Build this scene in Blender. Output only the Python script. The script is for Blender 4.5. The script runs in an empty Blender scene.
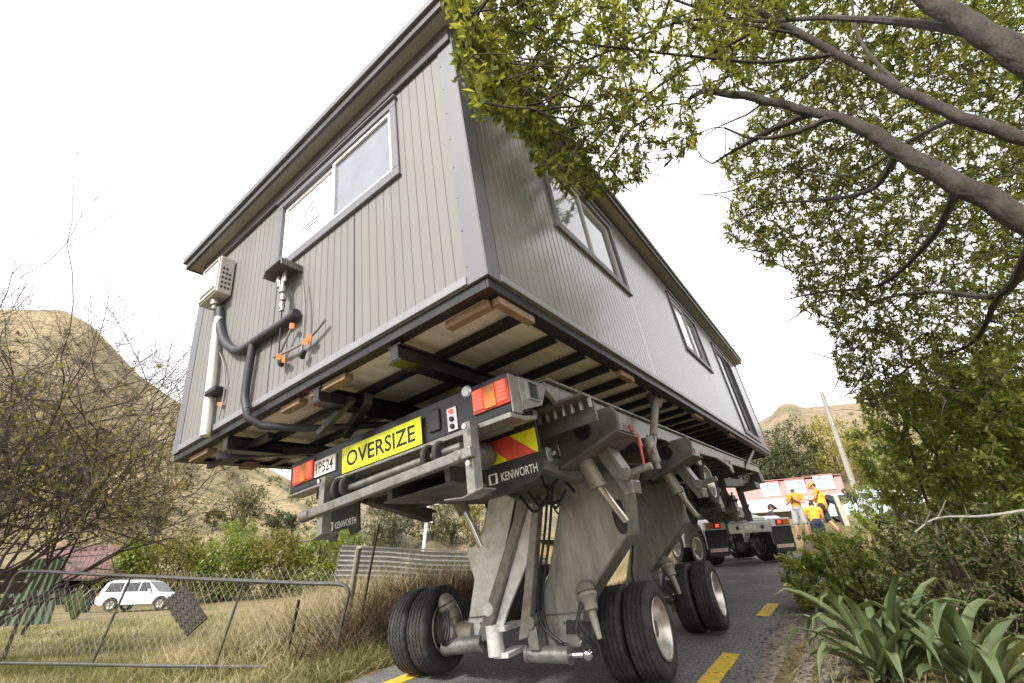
import bpy, bmesh, math, random
import numpy as np
from mathutils import Vector, Matrix, Quaternion, Euler
random.seed(11); rng = np.random.default_rng(11)
SC = bpy.context.scene
COL = SC.collection
R_ = math.radians

# ------------------------------------------------------------------ camera and frames
FPX = 448.2                                   # focal length in pixels of the 1024 px wide frame
def nrm(v):
    v = np.array(v, float); return v / np.linalg.norm(v)
RH = np.array([[0.58300473, -0.79800712, -0.15261101], [0.27893998, 0.37301564, -0.88490215], [0.76308451, 0.47333283, 0.44006597]])
TH = np.array([-0.05462316, -0.15224737, 1.0]) * 2.6
_up = nrm([23, -821.5, 448.0])
_Y = nrm(RH[:, 0] - _up * (RH[:, 0] @ _up)); _X = np.cross(_Y, _up)
MW = np.stack([_X, _Y, _up])                  # camera axes (right, down, forward) -> world
CAM = np.array([0, 0, 1.1])
RW = MW @ RH                                  # cabin axes -> world
AW = MW @ TH + CAM                            # rear right bottom corner of the cabin
def ray(u, v): return MW @ np.array([(u - 512) / FPX, (v - 341.5) / FPX, 1.0])
def at(u, v, d): return CAM + ray(u, v) * d
def hpt(u, v, ax, val):                       # survey: photo point on a cabin-frame plane
    d = RW.T @ ray(u, v); o = RW.T @ (CAM - AW); return o + d * (val - o[ax]) / d[ax]
def h2w(p): return RW @ np.array(p, float) + AW
HM = Matrix([list(RW[i]) + [AW[i]] for i in range(3)] + [[0, 0, 0, 1]])
HMI = HM.inverted()

cam = bpy.data.cameras.new('camera'); camo = bpy.data.objects.new('camera', cam); COL.objects.link(camo)
cam.sensor_width = 36; cam.lens = FPX / 1024 * 36; cam.clip_end = 5000; cam.clip_start = 0.05
camo.matrix_world = Matrix([[MW[i][0], -MW[i][1], -MW[i][2], CAM[i]] for i in range(3)] + [[0, 0, 0, 1]])
SC.camera = camo

# ------------------------------------------------------------------ materials
def mat(name, col, rough=.6, metal=0., var=.12, scale=6., bump=0., bscale=None, spec=.5, col2=None, dirt=0., dirtcol=(.07, .055, .04), coat=0., dscale=2.2, tint=False, stretch=None):
    m = bpy.data.materials.new(name); m.use_nodes = True; nt = m.node_tree; N = nt.nodes; Lk = nt.links
    b = N['Principled BSDF']
    b.inputs['Roughness'].default_value = rough; b.inputs['Metallic'].default_value = metal
    b.inputs['Specular IOR Level'].default_value = spec; b.inputs['Coat Weight'].default_value = coat
    tc = N.new('ShaderNodeTexCoord'); src = tc.outputs['Object']
    if stretch:
        mp = N.new('ShaderNodeMapping'); mp.inputs['Scale'].default_value = stretch; Lk.new(src, mp.inputs[0]); src = mp.outputs[0]
    n = N.new('ShaderNodeTexNoise'); n.inputs['Scale'].default_value = scale; n.inputs['Detail'].default_value = 6; n.inputs['Roughness'].default_value = .65
    Lk.new(src, n.inputs['Vector'])
    mx = N.new('ShaderNodeMix'); mx.data_type = 'RGBA'
    a = [c * (1 - var) for c in col]; c2 = col2 if col2 else [min(1, c * (1 + var)) for c in col]
    mx.inputs[6].default_value = (*a, 1); mx.inputs[7].default_value = (*c2, 1)
    rp = N.new('ShaderNodeMapRange'); rp.inputs[1].default_value = .35; rp.inputs[2].default_value = .65
    Lk.new(n.outputs[0], rp.inputs[0]); Lk.new(rp.outputs[0], mx.inputs[0])
    out = mx.outputs[2]
    if dirt:
        n2 = N.new('ShaderNodeTexNoise'); n2.inputs['Scale'].default_value = dscale; n2.inputs['Detail'].default_value = 9; n2.inputs['Roughness'].default_value = .75
        Lk.new(src, n2.inputs['Vector'])
        r2 = N.new('ShaderNodeMapRange'); r2.inputs[1].default_value = .48; r2.inputs[2].default_value = .75; r2.inputs[4].default_value = dirt
        Lk.new(n2.outputs[0], r2.inputs[0])
        m2 = N.new('ShaderNodeMix'); m2.data_type = 'RGBA'; m2.inputs[7].default_value = (*dirtcol, 1)
        Lk.new(r2.outputs[0], m2.inputs[0]); Lk.new(out, m2.inputs[6]); out = m2.outputs[2]
    Lk.new(out, b.inputs['Base Color'])
    if dirt or var:
        rr = N.new('ShaderNodeMapRange'); rr.inputs[3].default_value = max(0, rough - .07); rr.inputs[4].default_value = min(1, rough + .1)
        Lk.new(n.outputs[0], rr.inputs[0]); Lk.new(rr.outputs[0], b.inputs['Roughness'])
    if bump:
        nb = N.new('ShaderNodeTexNoise'); nb.inputs['Scale'].default_value = bscale or scale * 4; nb.inputs['Detail'].default_value = 5
        Lk.new(src, nb.inputs['Vector'])
        bp = N.new('ShaderNodeBump'); bp.inputs['Strength'].default_value = bump; bp.inputs['Distance'].default_value = .02
        Lk.new(nb.outputs[0], bp.inputs['Height']); Lk.new(bp.outputs[0], b.inputs['Normal'])
    return m

def leafmat(name, cols, rough=.42, trans=.45, tcol=None, spec=.5):
    """cols: ramp over the per-leaf attribute 'tint' (each leaf its own hue)"""
    m = bpy.data.materials.new(name); m.use_nodes = True; nt = m.node_tree; N = nt.nodes; Lk = nt.links
    b = N['Principled BSDF']; out = N['Material Output']
    at_ = N.new('ShaderNodeAttribute'); at_.attribute_name = 'tint'
    rp = N.new('ShaderNodeValToRGB'); e = rp.color_ramp.elements
    for i, c in enumerate(cols):
        p = i / (len(cols) - 1)
        if i == 0: el = e[0]
        elif i == len(cols) - 1: el = e[-1]
        else: el = e.new(p)
        el.position = p; el.color = (*c, 1)
    Lk.new(at_.outputs['Fac'], rp.inputs[0]); Lk.new(rp.outputs[0], b.inputs['Base Color'])
    b.inputs['Roughness'].default_value = rough; b.inputs['Specular IOR Level'].default_value = spec
    if trans:
        t = N.new('ShaderNodeBsdfTranslucent'); mm = N.new('ShaderNodeMix'); mm.data_type = 'RGBA'; mm.blend_type = 'MULTIPLY'; mm.inputs[0].default_value = 1
        tc_ = tcol or (1.6, 1.5, .7); mm.inputs[7].default_value = (*tc_, 1); Lk.new(rp.outputs[0], mm.inputs[6]); Lk.new(mm.outputs[2], t.inputs[0])
        s = N.new('ShaderNodeMixShader'); s.inputs[0].default_value = trans
        Lk.new(b.outputs[0], s.inputs[1]); Lk.new(t.outputs[0], s.inputs[2]); Lk.new(s.outputs[0], out.inputs[0])
    return m

def emit(name, col, st, base=None):
    m = mat(name, base or col, .3, var=.05); b = m.node_tree.nodes['Principled BSDF']
    b.inputs['Emission Color'].default_value = (*col, 1); b.inputs['Emission Strength'].default_value = st
    return m

M = {}
M['clad'] = mat('cladding_paint', (.208, .203, .199), .6, var=.07, scale=1.3, stretch=(1, 2.2, .22), dirt=.3, dirtcol=(.18, .16, .135), dscale=1.4, spec=.35, bump=.06, bscale=3)
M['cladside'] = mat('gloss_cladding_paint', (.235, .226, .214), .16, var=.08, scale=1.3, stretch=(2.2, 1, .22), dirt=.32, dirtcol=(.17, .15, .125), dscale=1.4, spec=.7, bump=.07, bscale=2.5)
M['flash'] = mat('flashing_paint', (.27, .265, .28), .35, .2, var=.06, scale=4, dirt=.15)
M['trim'] = mat('trim_paint', (.155, .152, .174), .45, var=.05, scale=3, dirt=.12)
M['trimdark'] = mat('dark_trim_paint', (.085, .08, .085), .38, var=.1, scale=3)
M['alu'] = mat('aluminium_flashing', (.62, .62, .63), .33, .8, var=.08, scale=5, dirt=.15)
M['soffit'] = mat('soffit_board', (.36, .34, .31), .6, var=.08, scale=3)
M['whiteframe'] = mat('white_sash', (.72, .72, .73), .35, var=.03)
M['glass'] = mat('reflective_glass', (.62, .65, .72), .04, .85, var=.03, scale=1)
M['glassblind'] = mat('glass_over_blind', (.21, .23, .28), .05, .0, var=.22, scale=.9, coat=.6)
M['glassdark'] = mat('tinted_glass', (.035, .038, .042), .12, .0, var=.05)
M['ply'] = mat('plywood', (.83, .78, .67), .7, var=.13, scale=2.5, dirt=.35, dirtcol=(.28, .22, .14), dscale=3, stretch=(1, 3, 1))
M['timber'] = mat('rough_timber', (.27, .185, .115), .8, var=.25, scale=8, stretch=(6, 1, 6), dirt=.4)
M['black'] = mat('black_steel', (.022, .021, .022), .42, .1, var=.3, scale=5, dirt=.3, dirtcol=(.09, .07, .055))
M['blackgloss'] = mat('black_paint', (.016, .016, .018), .25, .1, var=.2, scale=4, dirt=.22, dirtcol=(.1, .085, .07), dscale=4)
M['steel'] = mat('galvanised_steel', (.27, .26, .242), .36, .6, var=.2, scale=14, dirt=.6, dirtcol=(.13, .105, .08), dscale=4, bump=.15)
M['arm'] = mat('mill_steel_plate', (.31, .302, .288), .34, .6, var=.2, scale=9, dirt=.6, dirtcol=(.10, .075, .052), dscale=10, bump=.12, stretch=(1, 1, .22))
M['armwhite'] = mat('scratched_white_plate', (.84, .83, .81), .36, .2, var=.1, scale=14, dirt=.6, dirtcol=(.16, .12, .085), dscale=5, bump=.15)
M['darksteel'] = mat('grimy_steel', (.15, .14, .126), .5, .35, var=.3, scale=5, dirt=.5, dirtcol=(.05, .04, .03), dscale=4, bump=.15)
M['cyl'] = mat('cylinder_paint', (.26, .23, .185), .45, .2, var=.15, scale=6, dirt=.45, dscale=6)
M['chrome'] = mat('chrome_rod', (.7, .69, .67), .15, 1., var=.06, dirt=.2, dscale=7)
M['rubber'] = mat('tyre_rubber', (.026, .025, .025), .75, var=.3, scale=9, dirt=.6, dirtcol=(.10, .085, .065), dscale=5, bump=.1, bscale=60)
M['hose'] = mat('black_hose', (.015, .015, .016), .45, var=.2)
M['lag'] = mat('lagged_pipe', (.035, .036, .042), .55, var=.25, scale=12)
M['rim'] = mat('polished_rim', (.66, .63, .57), .3, .85, var=.12, scale=8, dirt=.45, dirtcol=(.2, .16, .12), dscale=8)
M['pvc'] = mat('pvc_pipe', (.68, .66, .61), .4, var=.05, scale=3, dirt=.2, dirtcol=(.4, .36, .3))
M['boxgrey'] = mat('meter_box_plastic', (.48, .46, .42), .5, var=.08, scale=9, dirt=.35, dirtcol=(.2, .18, .15), dscale=12)
M['brass'] = mat('grey_fitting', (.33, .31, .28), .4, .6, var=.2)
M['orange'] = mat('orange_tag', (.75, .2, .05), .6)
M['yellowsign'] = mat('yellow_reflective', (.78, .80, .02), .4, var=.05, scale=4, dirt=.12, dirtcol=(.4, .4, .05))
M['letter'] = mat('black_lettering', (.01, .01, .01), .5)
M['redrefl'] = mat('red_reflective', (.72, .09, .05), .4, var=.08)
M['whiteletter'] = mat('white_lettering', (.8, .75, .72), .45)
M['redletter'] = mat('red_lettering', (.55, .05, .05), .45)
M['plate'] = mat('number_plate', (.72, .70, .62), .4, var=.05, dirt=.2)
M['lampred'] = emit('lit_red_lamp', (1, .06, .03), 1.5, (.6, .03, .02))
M['lampamber'] = mat('amber_lens', (.55, .17, .02), .25, var=.2)
M['lampoff'] = mat('red_lens', (.35, .03, .02), .2)
M['whitepaint'] = mat('white_truck_paint', (.75, .75, .76), .3, var=.04, dirt=.12, coat=.4)
M['checker'] = mat('checker_plate', (.5, .5, .48), .35, .7, var=.12, bump=.6, bscale=60, dirt=.25)
M['carwhite'] = mat('white_car_paint', (.78, .79, .8), .25, var=.02, coat=.6)
M['carblue'] = mat('pale_blue_car_paint', (.55, .66, .72), .25, var=.02, coat=.6)
M['bark'] = mat('grey_brown_bark', (.040, .029, .022), .85, var=.45, scale=9, bump=1, bscale=26, stretch=(1, 1, .45), dirt=.75, dirtcol=(.115, .10, .08), dscale=11)
M['twig'] = mat('dry_twig', (.10, .072, .052), .85, var=.3)
M['bareTwig'] = mat('bare_grey_twig', (.085, .06, .05), .85, var=.3)
M['post'] = mat('weathered_post', (.30, .28, .245), .85, var=.2, scale=5, stretch=(5, 5, .6), dirt=.3)
M['rust'] = mat('rusty_post', (.05, .032, .025), .8, var=.3, scale=12)
M['pipe'] = mat('gate_pipe', (.10, .098, .092), .45, .5, var=.2, scale=8, dirt=.35, dirtcol=(.12, .09, .06))
M['wire'] = mat('fence_wire', (.26, .25, .235), .5, .4, var=.2)
M['matting'] = mat('dark_mat', (.055, .048, .038), .8, var=.3, scale=20)
M['corr'] = mat('galvanised_sheet', (.42, .42, .43), .42, .55, var=.25, scale=3, stretch=(1, 1, 4), dirt=.35, dirtcol=(.2, .17, .14), dscale=2)
M['redroof'] = mat('faded_red_roofing', (.15, .07, .068), .6, var=.18, scale=2, dirt=.2, dirtcol=(.4, .25, .24))
M['greensheet'] = mat('green_sheet', (.17, .235, .16), .5, var=.15, scale=2, dirt=.2, dirtcol=(.3, .33, .25))
M['darkwood'] = mat('dark_timber', (.07, .055, .045), .8, var=.3, scale=6)
M['cream'] = mat('cream_wall', (.6, .55, .42), .7, var=.06)
M['whiteroof'] = mat('white_roofing', (.74, .73, .73), .45, var=.05, dirt=.15, dirtcol=(.5, .48, .46))
M['redwall'] = mat('dusty_red_tiles', (.37, .18, .165), .6, var=.16, scale=3, bump=.3)
M['yellowline'] = mat('yellow_road_paint', (.70, .47, .035), .7, var=.12, scale=14, dirt=1., dirtcol=(.12, .11, .09), dscale=16)
# people
M['skin'] = mat('skin', (.48, .27, .18), .55, var=.06)
M['hiviz'] = mat('orange_cotton', (.72, .27, .04), .8, var=.08, scale=12)
M['hiyellow'] = mat('golden_cotton', (.80, .43, .04), .8, var=.08, scale=12)
M['greyshort'] = mat('grey_shorts', (.33, .33, .35), .85, var=.1)
M['darkcloth'] = mat('dark_cloth', (.035, .035, .042), .85, var=.2)
M['navy'] = mat('navy_cloth', (.025, .032, .06), .85, var=.2)
M['hatwhite'] = mat('white_hat', (.78, .77, .74), .7)
M['hair'] = mat('dark_hair', (.025, .018, .014), .6)
M['boot'] = mat('work_boot', (.10, .07, .05), .7)
# leaves
M['leafTree'] = leafmat('tree_leaf', [(.042, .054, .016), (.105, .122, .03), (.19, .205, .052), (.31, .30, .085)], trans=.58, tcol=(1.8, 1.7, .75))
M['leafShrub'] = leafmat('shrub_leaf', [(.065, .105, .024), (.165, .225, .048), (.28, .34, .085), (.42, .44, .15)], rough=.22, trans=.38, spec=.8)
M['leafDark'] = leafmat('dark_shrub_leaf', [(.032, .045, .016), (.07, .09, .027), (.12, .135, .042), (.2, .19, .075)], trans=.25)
M['flax'] = leafmat('flax_blade', [(.055, .08, .034), (.08, .115, .048), (.12, .155, .07), (.17, .20, .10)], rough=.32, trans=.22)
M['leafYel'] = leafmat('yellowing_leaf', [(.10, .12, .025), (.17, .18, .04), (.24, .23, .055), (.29, .22, .07)], trans=.4)
M['leafHedge'] = leafmat('hedge_leaf', [(.06, .10, .02), (.12, .17, .03), (.20, .24, .05), (.32, .34, .11)], trans=.3)
M['leafHedgeO'] = leafmat('olive_hedge_leaf', [(.08, .085, .02), (.15, .14, .03), (.22, .19, .045), (.3, .25, .08)], trans=.3)
M['leafEuc'] = leafmat('grey_gum_leaf', [(.07, .07, .035), (.12, .115, .06), (.17, .16, .085), (.23, .21, .12)], trans=.25)
M['leafPine'] = leafmat('conifer_leaf', [(.025, .04, .018), (.05, .07, .028), (.085, .105, .04), (.15, .16, .065)], trans=.2)
M['leafWillow'] = leafmat('willow_leaf', [(.16, .15, .03), (.24, .22, .05), (.32, .29, .08), (.40, .36, .12)], trans=.35)
M['straw'] = leafmat('dry_grass', [(.14, .145, .05), (.36, .30, .17), (.54, .46, .29), (.66, .59, .42)], rough=.7, trans=.3, tcol=(1.2, 1.1, .8), spec=.2)
M['weed'] = leafmat('dead_weed', [(.055, .036, .022), (.11, .075, .045), (.19, .14, .09), (.33, .26, .17)], rough=.8, trans=.15, tcol=(1.1, 1, .8), spec=.2)
M['grass'] = leafmat('green_grass', [(.085, .105, .03), (.19, .185, .075), (.34, .30, .165), (.50, .44, .28)], rough=.6, trans=.3, tcol=(1.3, 1.3, .7), spec=.2)

# ------------------------------------------------------------------ mesh builder
class MB:
    def __init__(s): s.v = []; s.f = []; s.sm = []; s.mi = []; s.cur = 0
    def add(s, vs, fs, smooth=False):
        o = len(s.v); s.v += [tuple(map(float, p)) for p in vs]
        for f in fs: s.f.append(tuple(i + o for i in f)); s.sm.append(smooth); s.mi.append(s.cur)
        return s
    def b2(s, x0, x1, y0, y1, z0, z1):
        return s.add([(x, y, z) for z in (z0, z1) for y in (y0, y1) for x in (x0, x1)],
                     [(0, 2, 3, 1), (4, 5, 7, 6), (0, 1, 5, 4), (2, 6, 7, 3), (0, 4, 6, 2), (1, 3, 7, 5)])
    def bm(s, size, m):                                     # box of size under matrix m
        x, y, z = [a / 2 for a in size]
        vs = [m @ Vector((i * x, j * y, k * z)) for k in (-1, 1) for j in (-1, 1) for i in (-1, 1)]
        return s.add(vs, [(0, 2, 3, 1), (4, 5, 7, 6), (0, 1, 5, 4), (2, 6, 7, 3), (0, 4, 6, 2), (1, 3, 7, 5)])
    def beam(s, p0, p1, w, h, up=(0, 0, 1)):                # rectangular bar from p0 to p1
        p0, p1 = Vector(p0), Vector(p1); d = (p1 - p0); L = d.length; d.normalize()
        u = Vector(up); sd = d.cross(u)
        if sd.length < 1e-4: sd = d.cross(Vector((1, 0, 0)))
        sd.normalize(); u = sd.cross(d)
        m = Matrix((sd, d, u)).transposed().to_4x4(); m.translation = (p0 + p1) / 2
        return s.bm((w, L, h), m)
    def prism(s, poly, axis, a0, a1, m=None):               # polygon in the other two axes, extruded along axis
        n = len(poly); vs = []
        for a in (a0, a1):
            for p in poly:
                q = [p[0], p[1]]; q.insert(axis, a); vs.append(m @ Vector(q) if m else q)
        fs = [tuple(range(n))[::-1], tuple(range(n, 2 * n))] + [(i, (i + 1) % n, n + (i + 1) % n, n + i) for i in range(n)]
        return s.add(vs, fs)
    def tube(s, pts, r, n=8, cap=True):
        pts = [Vector(p) for p in pts]; k = len(pts)
        rs = r if hasattr(r, '__len__') else [r] * k
        t = (pts[1] - pts[0]).normalized(); a = t.orthogonal().normalized(); vs = []
        for i in range(k):
            if i == 0: t2 = (pts[1] - pts[0])
            elif i == k - 1: t2 = pts[-1] - pts[-2]
            else: t2 = (pts[i + 1] - pts[i]).normalized() + (pts[i] - pts[i - 1]).normalized()
            if t2.length < 1e-9: t2 = t.copy()
            t2.normalize(); a = (t.rotation_difference(t2) @ a); a = (a - t2 * a.dot(t2)).normalized(); t = t2; b = t.cross(a)
            for j in range(n):
                w = 2 * math.pi * j / n; vs.append(pts[i] + (a * math.cos(w) + b * math.sin(w)) * rs[i])
        fs = [(i * n + j, i * n + (j + 1) % n, (i + 1) * n + (j + 1) % n, (i + 1) * n + j) for i in range(k - 1) for j in range(n)]
        s.add(vs, fs, True)
        if cap:
            o = len(s.v) - len(vs)
            s.f += [tuple(o + j for j in range(n))[::-1], tuple(o + (k - 1) * n + j for j in range(n))]; s.sm += [False, False]; s.mi += [s.cur] * 2
        return s
    def lathe(s, prof, m, n=32, closed=False):              # profile (r, h) round local Z of m
        vs = []; k = len(prof)
        for i in range(n):
            a = 2 * math.pi * i / n; c, sn = math.cos(a), math.sin(a)
            for r, h in prof: vs.append(m @ Vector((r * c, r * sn, h)))
        e = k if closed else k - 1
        fs = [(i * k + j, ((i + 1) % n) * k + j, ((i + 1) % n) * k + (j + 1) % k, i * k + (j + 1) % k) for i in range(n) for j in range(e)]
        return s.add(vs, fs, True)
    def ball(s, c, r, n=10, sc=(1, 1, 1), m=None):
        vs = []; k = n // 2 + 1
        for i in range(k):
            th = math.pi * i / (k - 1)
            for j in range(n):
                ph = 2 * math.pi * j / n
                p = Vector((r * sc[0] * math.sin(th) * math.cos(ph), r * sc[1] * math.sin(th) * math.sin(ph), r * sc[2] * math.cos(th)))
                if m: p = m @ p
                vs.append(p + Vector(c))
        return s.add(vs, [(i * n + j, (i + 1) * n + j, (i + 1) * n + (j + 1) % n, i * n + (j + 1) % n) for i in range(k - 1) for j in range(n)], True)
    def build(s, name, m, parent=None, bevel=0, seg=1, mtx=None):
        me = bpy.data.meshes.new(name); me.from_pydata(s.v, [], s.f); me.update()
        for mm in (m if isinstance(m, (list, tuple)) else [m]): me.materials.append(mm)
        me.polygons.foreach_set('use_smooth', s.sm); me.polygons.foreach_set('material_index', s.mi)
        if any(s.sm): me.set_sharp_from_angle(angle=R_(38))
        o = bpy.data.objects.new(name, me); COL.objects.link(o)
        if parent: o.parent = parent
        if mtx is not None: o.matrix_local = mtx
        if bevel:
            b = o.modifiers.new('bevel', 'BEVEL'); b.width = bevel; b.segments = seg; b.limit_method = 'ANGLE'; b.angle_limit = R_(40)
        return o

def tag(o, label=None, cat=None, group=None, kind=None):
    if label: o['label'] = label
    if cat: o['category'] = cat
    if group: o['group'] = group
    if kind: o['kind'] = kind
    return o
def empty(name, loc=(0, 0, 0), rz=0, mtx=None, label=None, cat=None, group=None):
    o = bpy.data.objects.new(name, None); COL.objects.link(o); o.empty_display_size = .3
    if mtx is not None: o.matrix_world = mtx
    else: o.location = Vector(loc); o.rotation_euler = (0, 0, rz)
    return tag(o, label, cat, group)
def copy_tree(o, parent=None):
    c = o.copy(); COL.objects.link(c)
    if parent: c.parent = parent
    for ch in [x for x in bpy.data.objects if x.parent == o]: copy_tree(ch, c)
    return c
def struct(o): o['kind'] = 'structure'; return o

_tc = {}
def text_geo(body, w, h, bold=0.0):
    """flat lettering scaled to w x h: verts (x to the right, y up, centred), faces"""
    key = (body, bold)
    if key not in _tc:
        cu = bpy.data.curves.new('t', 'FONT'); cu.body = body; cu.offset = bold; cu.resolution_u = 3
        ob = bpy.data.objects.new('t', cu); COL.objects.link(ob)
        dg = bpy.context.evaluated_depsgraph_get(); me = bpy.data.meshes.new_from_object(ob.evaluated_get(dg))
        v = np.array([q.co[:] for q in me.vertices]); f = [tuple(p.vertices) for p in me.polygons]
        bpy.data.objects.remove(ob); bpy.data.curves.remove(cu); bpy.data.meshes.remove(me)
        _tc[key] = (v, f)
    v, f = _tc[key]; lo = v.min(0); hi = v.max(0)
    q = (v - (lo + hi) / 2); q[:, 0] *= w / (hi[0] - lo[0]); q[:, 1] *= h / (hi[1] - lo[1])
    return q, f
def add_text(mb, body, w, h, origin, xdir, ydir, bold=0.0):
    q, f = text_geo(body, w, h, bold); o = Vector(origin); X = Vector(xdir); Y = Vector(ydir)
    mb.add([o + X * float(a[0]) + Y * float(a[1]) for a in q], f)

# ------------------------------------------------------------------ foliage helpers
class LV:
    """many leaves in one mesh, each two folded quads with its own tint"""
    def __init__(s): s.V = []; s.T = []
    def add(s, base, d, nrm_, L, W, tint):                  # arrays (n,3),(n,3),(n,3),(n),(n),(n)
        d = d / np.linalg.norm(d, axis=1, keepdims=True)
        sd = np.cross(d, nrm_); sd /= np.linalg.norm(sd, axis=1, keepdims=True) + 1e-9
        n2 = np.cross(sd, d); L = L[:, None]; W = W[:, None]
        mid = base + d * L * .5
        v = np.stack([base, mid - sd * W * .5 + n2 * W * .12, base + d * L * .52 - n2 * W * .06, mid + sd * W * .5 + n2 * W * .12, base + d * L - n2 * L * .06], 1)
        s.V.append(v.reshape(-1, 3)); s.T.append(np.repeat(tint, 5))
    def build(s, name, m, parent=None, mtx=None):
        v = np.concatenate(s.V); t = np.concatenate(s.T); n = len(v) // 5
        i = np.arange(n) * 5
        f = np.stack([i, i + 2, i + 4, i + 1, i, i + 3, i + 4, i + 2], 1).reshape(-1)
        me = bpy.data.meshes.new(name); me.vertices.add(len(v)); me.vertices.foreach_set('co', v.astype(np.float32).ravel())
        me.loops.add(len(f)); me.loops.foreach_set('vertex_index', f.astype(np.int32))
        me.polygons.add(n * 2); me.polygons.foreach_set('loop_start', np.arange(n * 2, dtype=np.int32) * 4)
        me.update(calc_edges=True)
        a = me.attributes.new('tint', 'FLOAT', 'POINT'); a.data.foreach_set('value', t.astype(np.float32))
        me.materials.append(m)
        o = bpy.data.objects.new(name, me); COL.objects.link(o)
        if parent: o.parent = parent
        if mtx is not None: o.matrix_local = mtx
        return o
def rdir(n):
    v = rng.normal(size=(n, 3)); return v / np.linalg.norm(v, axis=1, keepdims=True)
def rosettes(lv, tips, dirs, k, L, W, tmean, tsd=.18, droop=0.):
    n = len(tips); k_ = k
    b = np.repeat(tips, k_, 0); d0 = np.repeat(dirs, k_, 0)
    dd = d0 * .75 + rdir(n * k_) * .95; dd[:, 2] -= droop; dd /= np.linalg.norm(dd, axis=1, keepdims=True)
    b = b - d0 * rng.uniform(0, L * 1.1, (n * k_, 1))
    up = rdir(n * k_) * .7 + np.array([0, 0, 1.])
    t = np.clip(np.repeat(tmean, k_) + rng.normal(0, tsd, n * k_), 0, 1)
    sc = rng.uniform(.65, 1.2, n * k_)
    lv.add(b, dd, up, L * sc, W * sc, t)
def crown(lv, c, rad, nclump, per, L, W, tint=.5, shell=.55, clump=.28, flat=.0):
    """clumpy crown: clumps through an ellipsoid, leaves through each clump"""
    c = np.array(c, float); rad = np.array(rad, float)
    p = rdir(nclump) * (rng.uniform(shell ** 3, 1, (nclump, 1)) ** (1 / 3)); p *= rng.uniform(.8, 1.12, (nclump, 1))
    cc = c + p * rad; cs = clump * rad.min() * rng.uniform(.6, 1.4, nclump); ct = np.clip(tint + rng.normal(0, .16, nclump), 0, 1)
    n = nclump * per
    q = np.repeat(cc, per, 0) + rng.normal(size=(n, 3)) * np.repeat(cs, per)[:, None] * np.array([.8, .8, .6])
    d = rdir(n) + np.repeat(p, per, 0) * .6; up = rdir(n) * .6 + np.array([0, 0, 1.])
    sc = rng.uniform(.6, 1.25, n)
    lv.add(q, d, up, L * sc, W * sc, np.clip(np.repeat(ct, per) + rng.normal(0, .15, n), 0, 1))
    return cc
def curve(p0, p1, bend=.1, k=4, seed=None):
    p0, p1 = np.array(p0, float), np.array(p1, float); L = np.linalg.norm(p1 - p0); m = rng.normal(size=3) * bend * L; m2 = rng.normal(size=3) * bend * L * .35
    return [p0 + (p1 - p0) * t + m * 4 * t * (1 - t) * .5 + m2 * math.sin(t * 6.3) * .5 for t in np.linspace(0, 1, k)]
def spline(pts, k=5):
    """Catmull-Rom through rows (x,y,z,r)"""
    P = [np.array(p, float) for p in pts]; P = [2 * P[0] - P[1]] + P + [2 * P[-1] - P[-2]]; out = []
    for i in range(1, len(P) - 2):
        for t in np.linspace(0, 1, k, endpoint=False):
            a, b, c, d = P[i - 1:i + 3]
            out.append(.5 * ((2 * b) + (c - a) * t + (2 * a - 5 * b + 4 * c - d) * t * t + (3 * b - a - 3 * c + d) * t ** 3))
    out.append(P[-2]); return out

# ------------------------------------------------------------------ light and sky
SUN_EL, SUN_AZ = R_(34), R_(188)              # azimuth clockwise from +Y: behind the camera, to the left
W = bpy.data.worlds.new('World'); SC.world = W; W.use_nodes = True
nt = W.node_tree; bg = nt.nodes['Background']
sky = nt.nodes.new('ShaderNodeTexSky'); sky.sky_type = 'NISHITA'; sky.sun_disc = False
sky.sun_elevation = SUN_EL; sky.sun_rotation = SUN_AZ; sky.dust_density = 4; sky.air_density = 1; sky.ozone_density = 1
hs = nt.nodes.new('ShaderNodeHueSaturation'); hs.inputs['Saturation'].default_value = .12; hs.inputs['Value'].default_value = 1.0
tcw = nt.nodes.new('ShaderNodeTexCoord'); nz = nt.nodes.new('ShaderNodeTexNoise'); nz.inputs['Scale'].default_value = 2.4; nz.inputs['Detail'].default_value = 7; nz.inputs['Roughness'].default_value = .6
cr = nt.nodes.new('ShaderNodeMapRange'); cr.inputs[1].default_value = .3; cr.inputs[2].default_value = .7; cr.inputs[3].default_value = 7.5; cr.inputs[4].default_value = 11.0
mxw = nt.nodes.new('ShaderNodeMix'); mxw.data_type = 'RGBA'; mxw.inputs[0].default_value = .8
cmb = nt.nodes.new('ShaderNodeCombineColor')
nt.links.new(tcw.outputs['Generated'], nz.inputs['Vector']); nt.links.new(nz.outputs[0], cr.inputs[0])
for i in range(3): nt.links.new(cr.outputs[0], cmb.inputs[i])
nt.links.new(sky.outputs[0], hs.inputs['Color']); nt.links.new(hs.outputs[0], mxw.inputs[6]); nt.links.new(cmb.outputs[0], mxw.inputs[7])   # high thin cloud over the sky
nt.links.new(mxw.outputs[2], bg.inputs['Color']); bg.inputs['Strength'].default_value = .105
sd = bpy.data.lights.new('sun', 'SUN'); sd.energy = 3.0; sd.angle = R_(7); sd.color = (1, .955, .88)
so = bpy.data.objects.new('sun', sd); COL.objects.link(so)
dv = Vector((math.sin(SUN_AZ) * math.cos(SUN_EL), math.cos(SUN_AZ) * math.cos(SUN_EL), math.sin(SUN_EL)))
so.rotation_euler = dv.to_track_quat('Z', 'Y').to_euler(); so.location = dv * 60
SC.view_settings.view_transform = 'Standard'; SC.view_settings.look = 'None'; SC.view_settings.gamma = 1; SC.view_settings.use_curve_mapping = False
SC.view_settings.exposure = .92
SC.cycles.max_bounces = 7; SC.cycles.diffuse_bounces = 4; SC.cycles.transparent_max_bounces = 8

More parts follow.
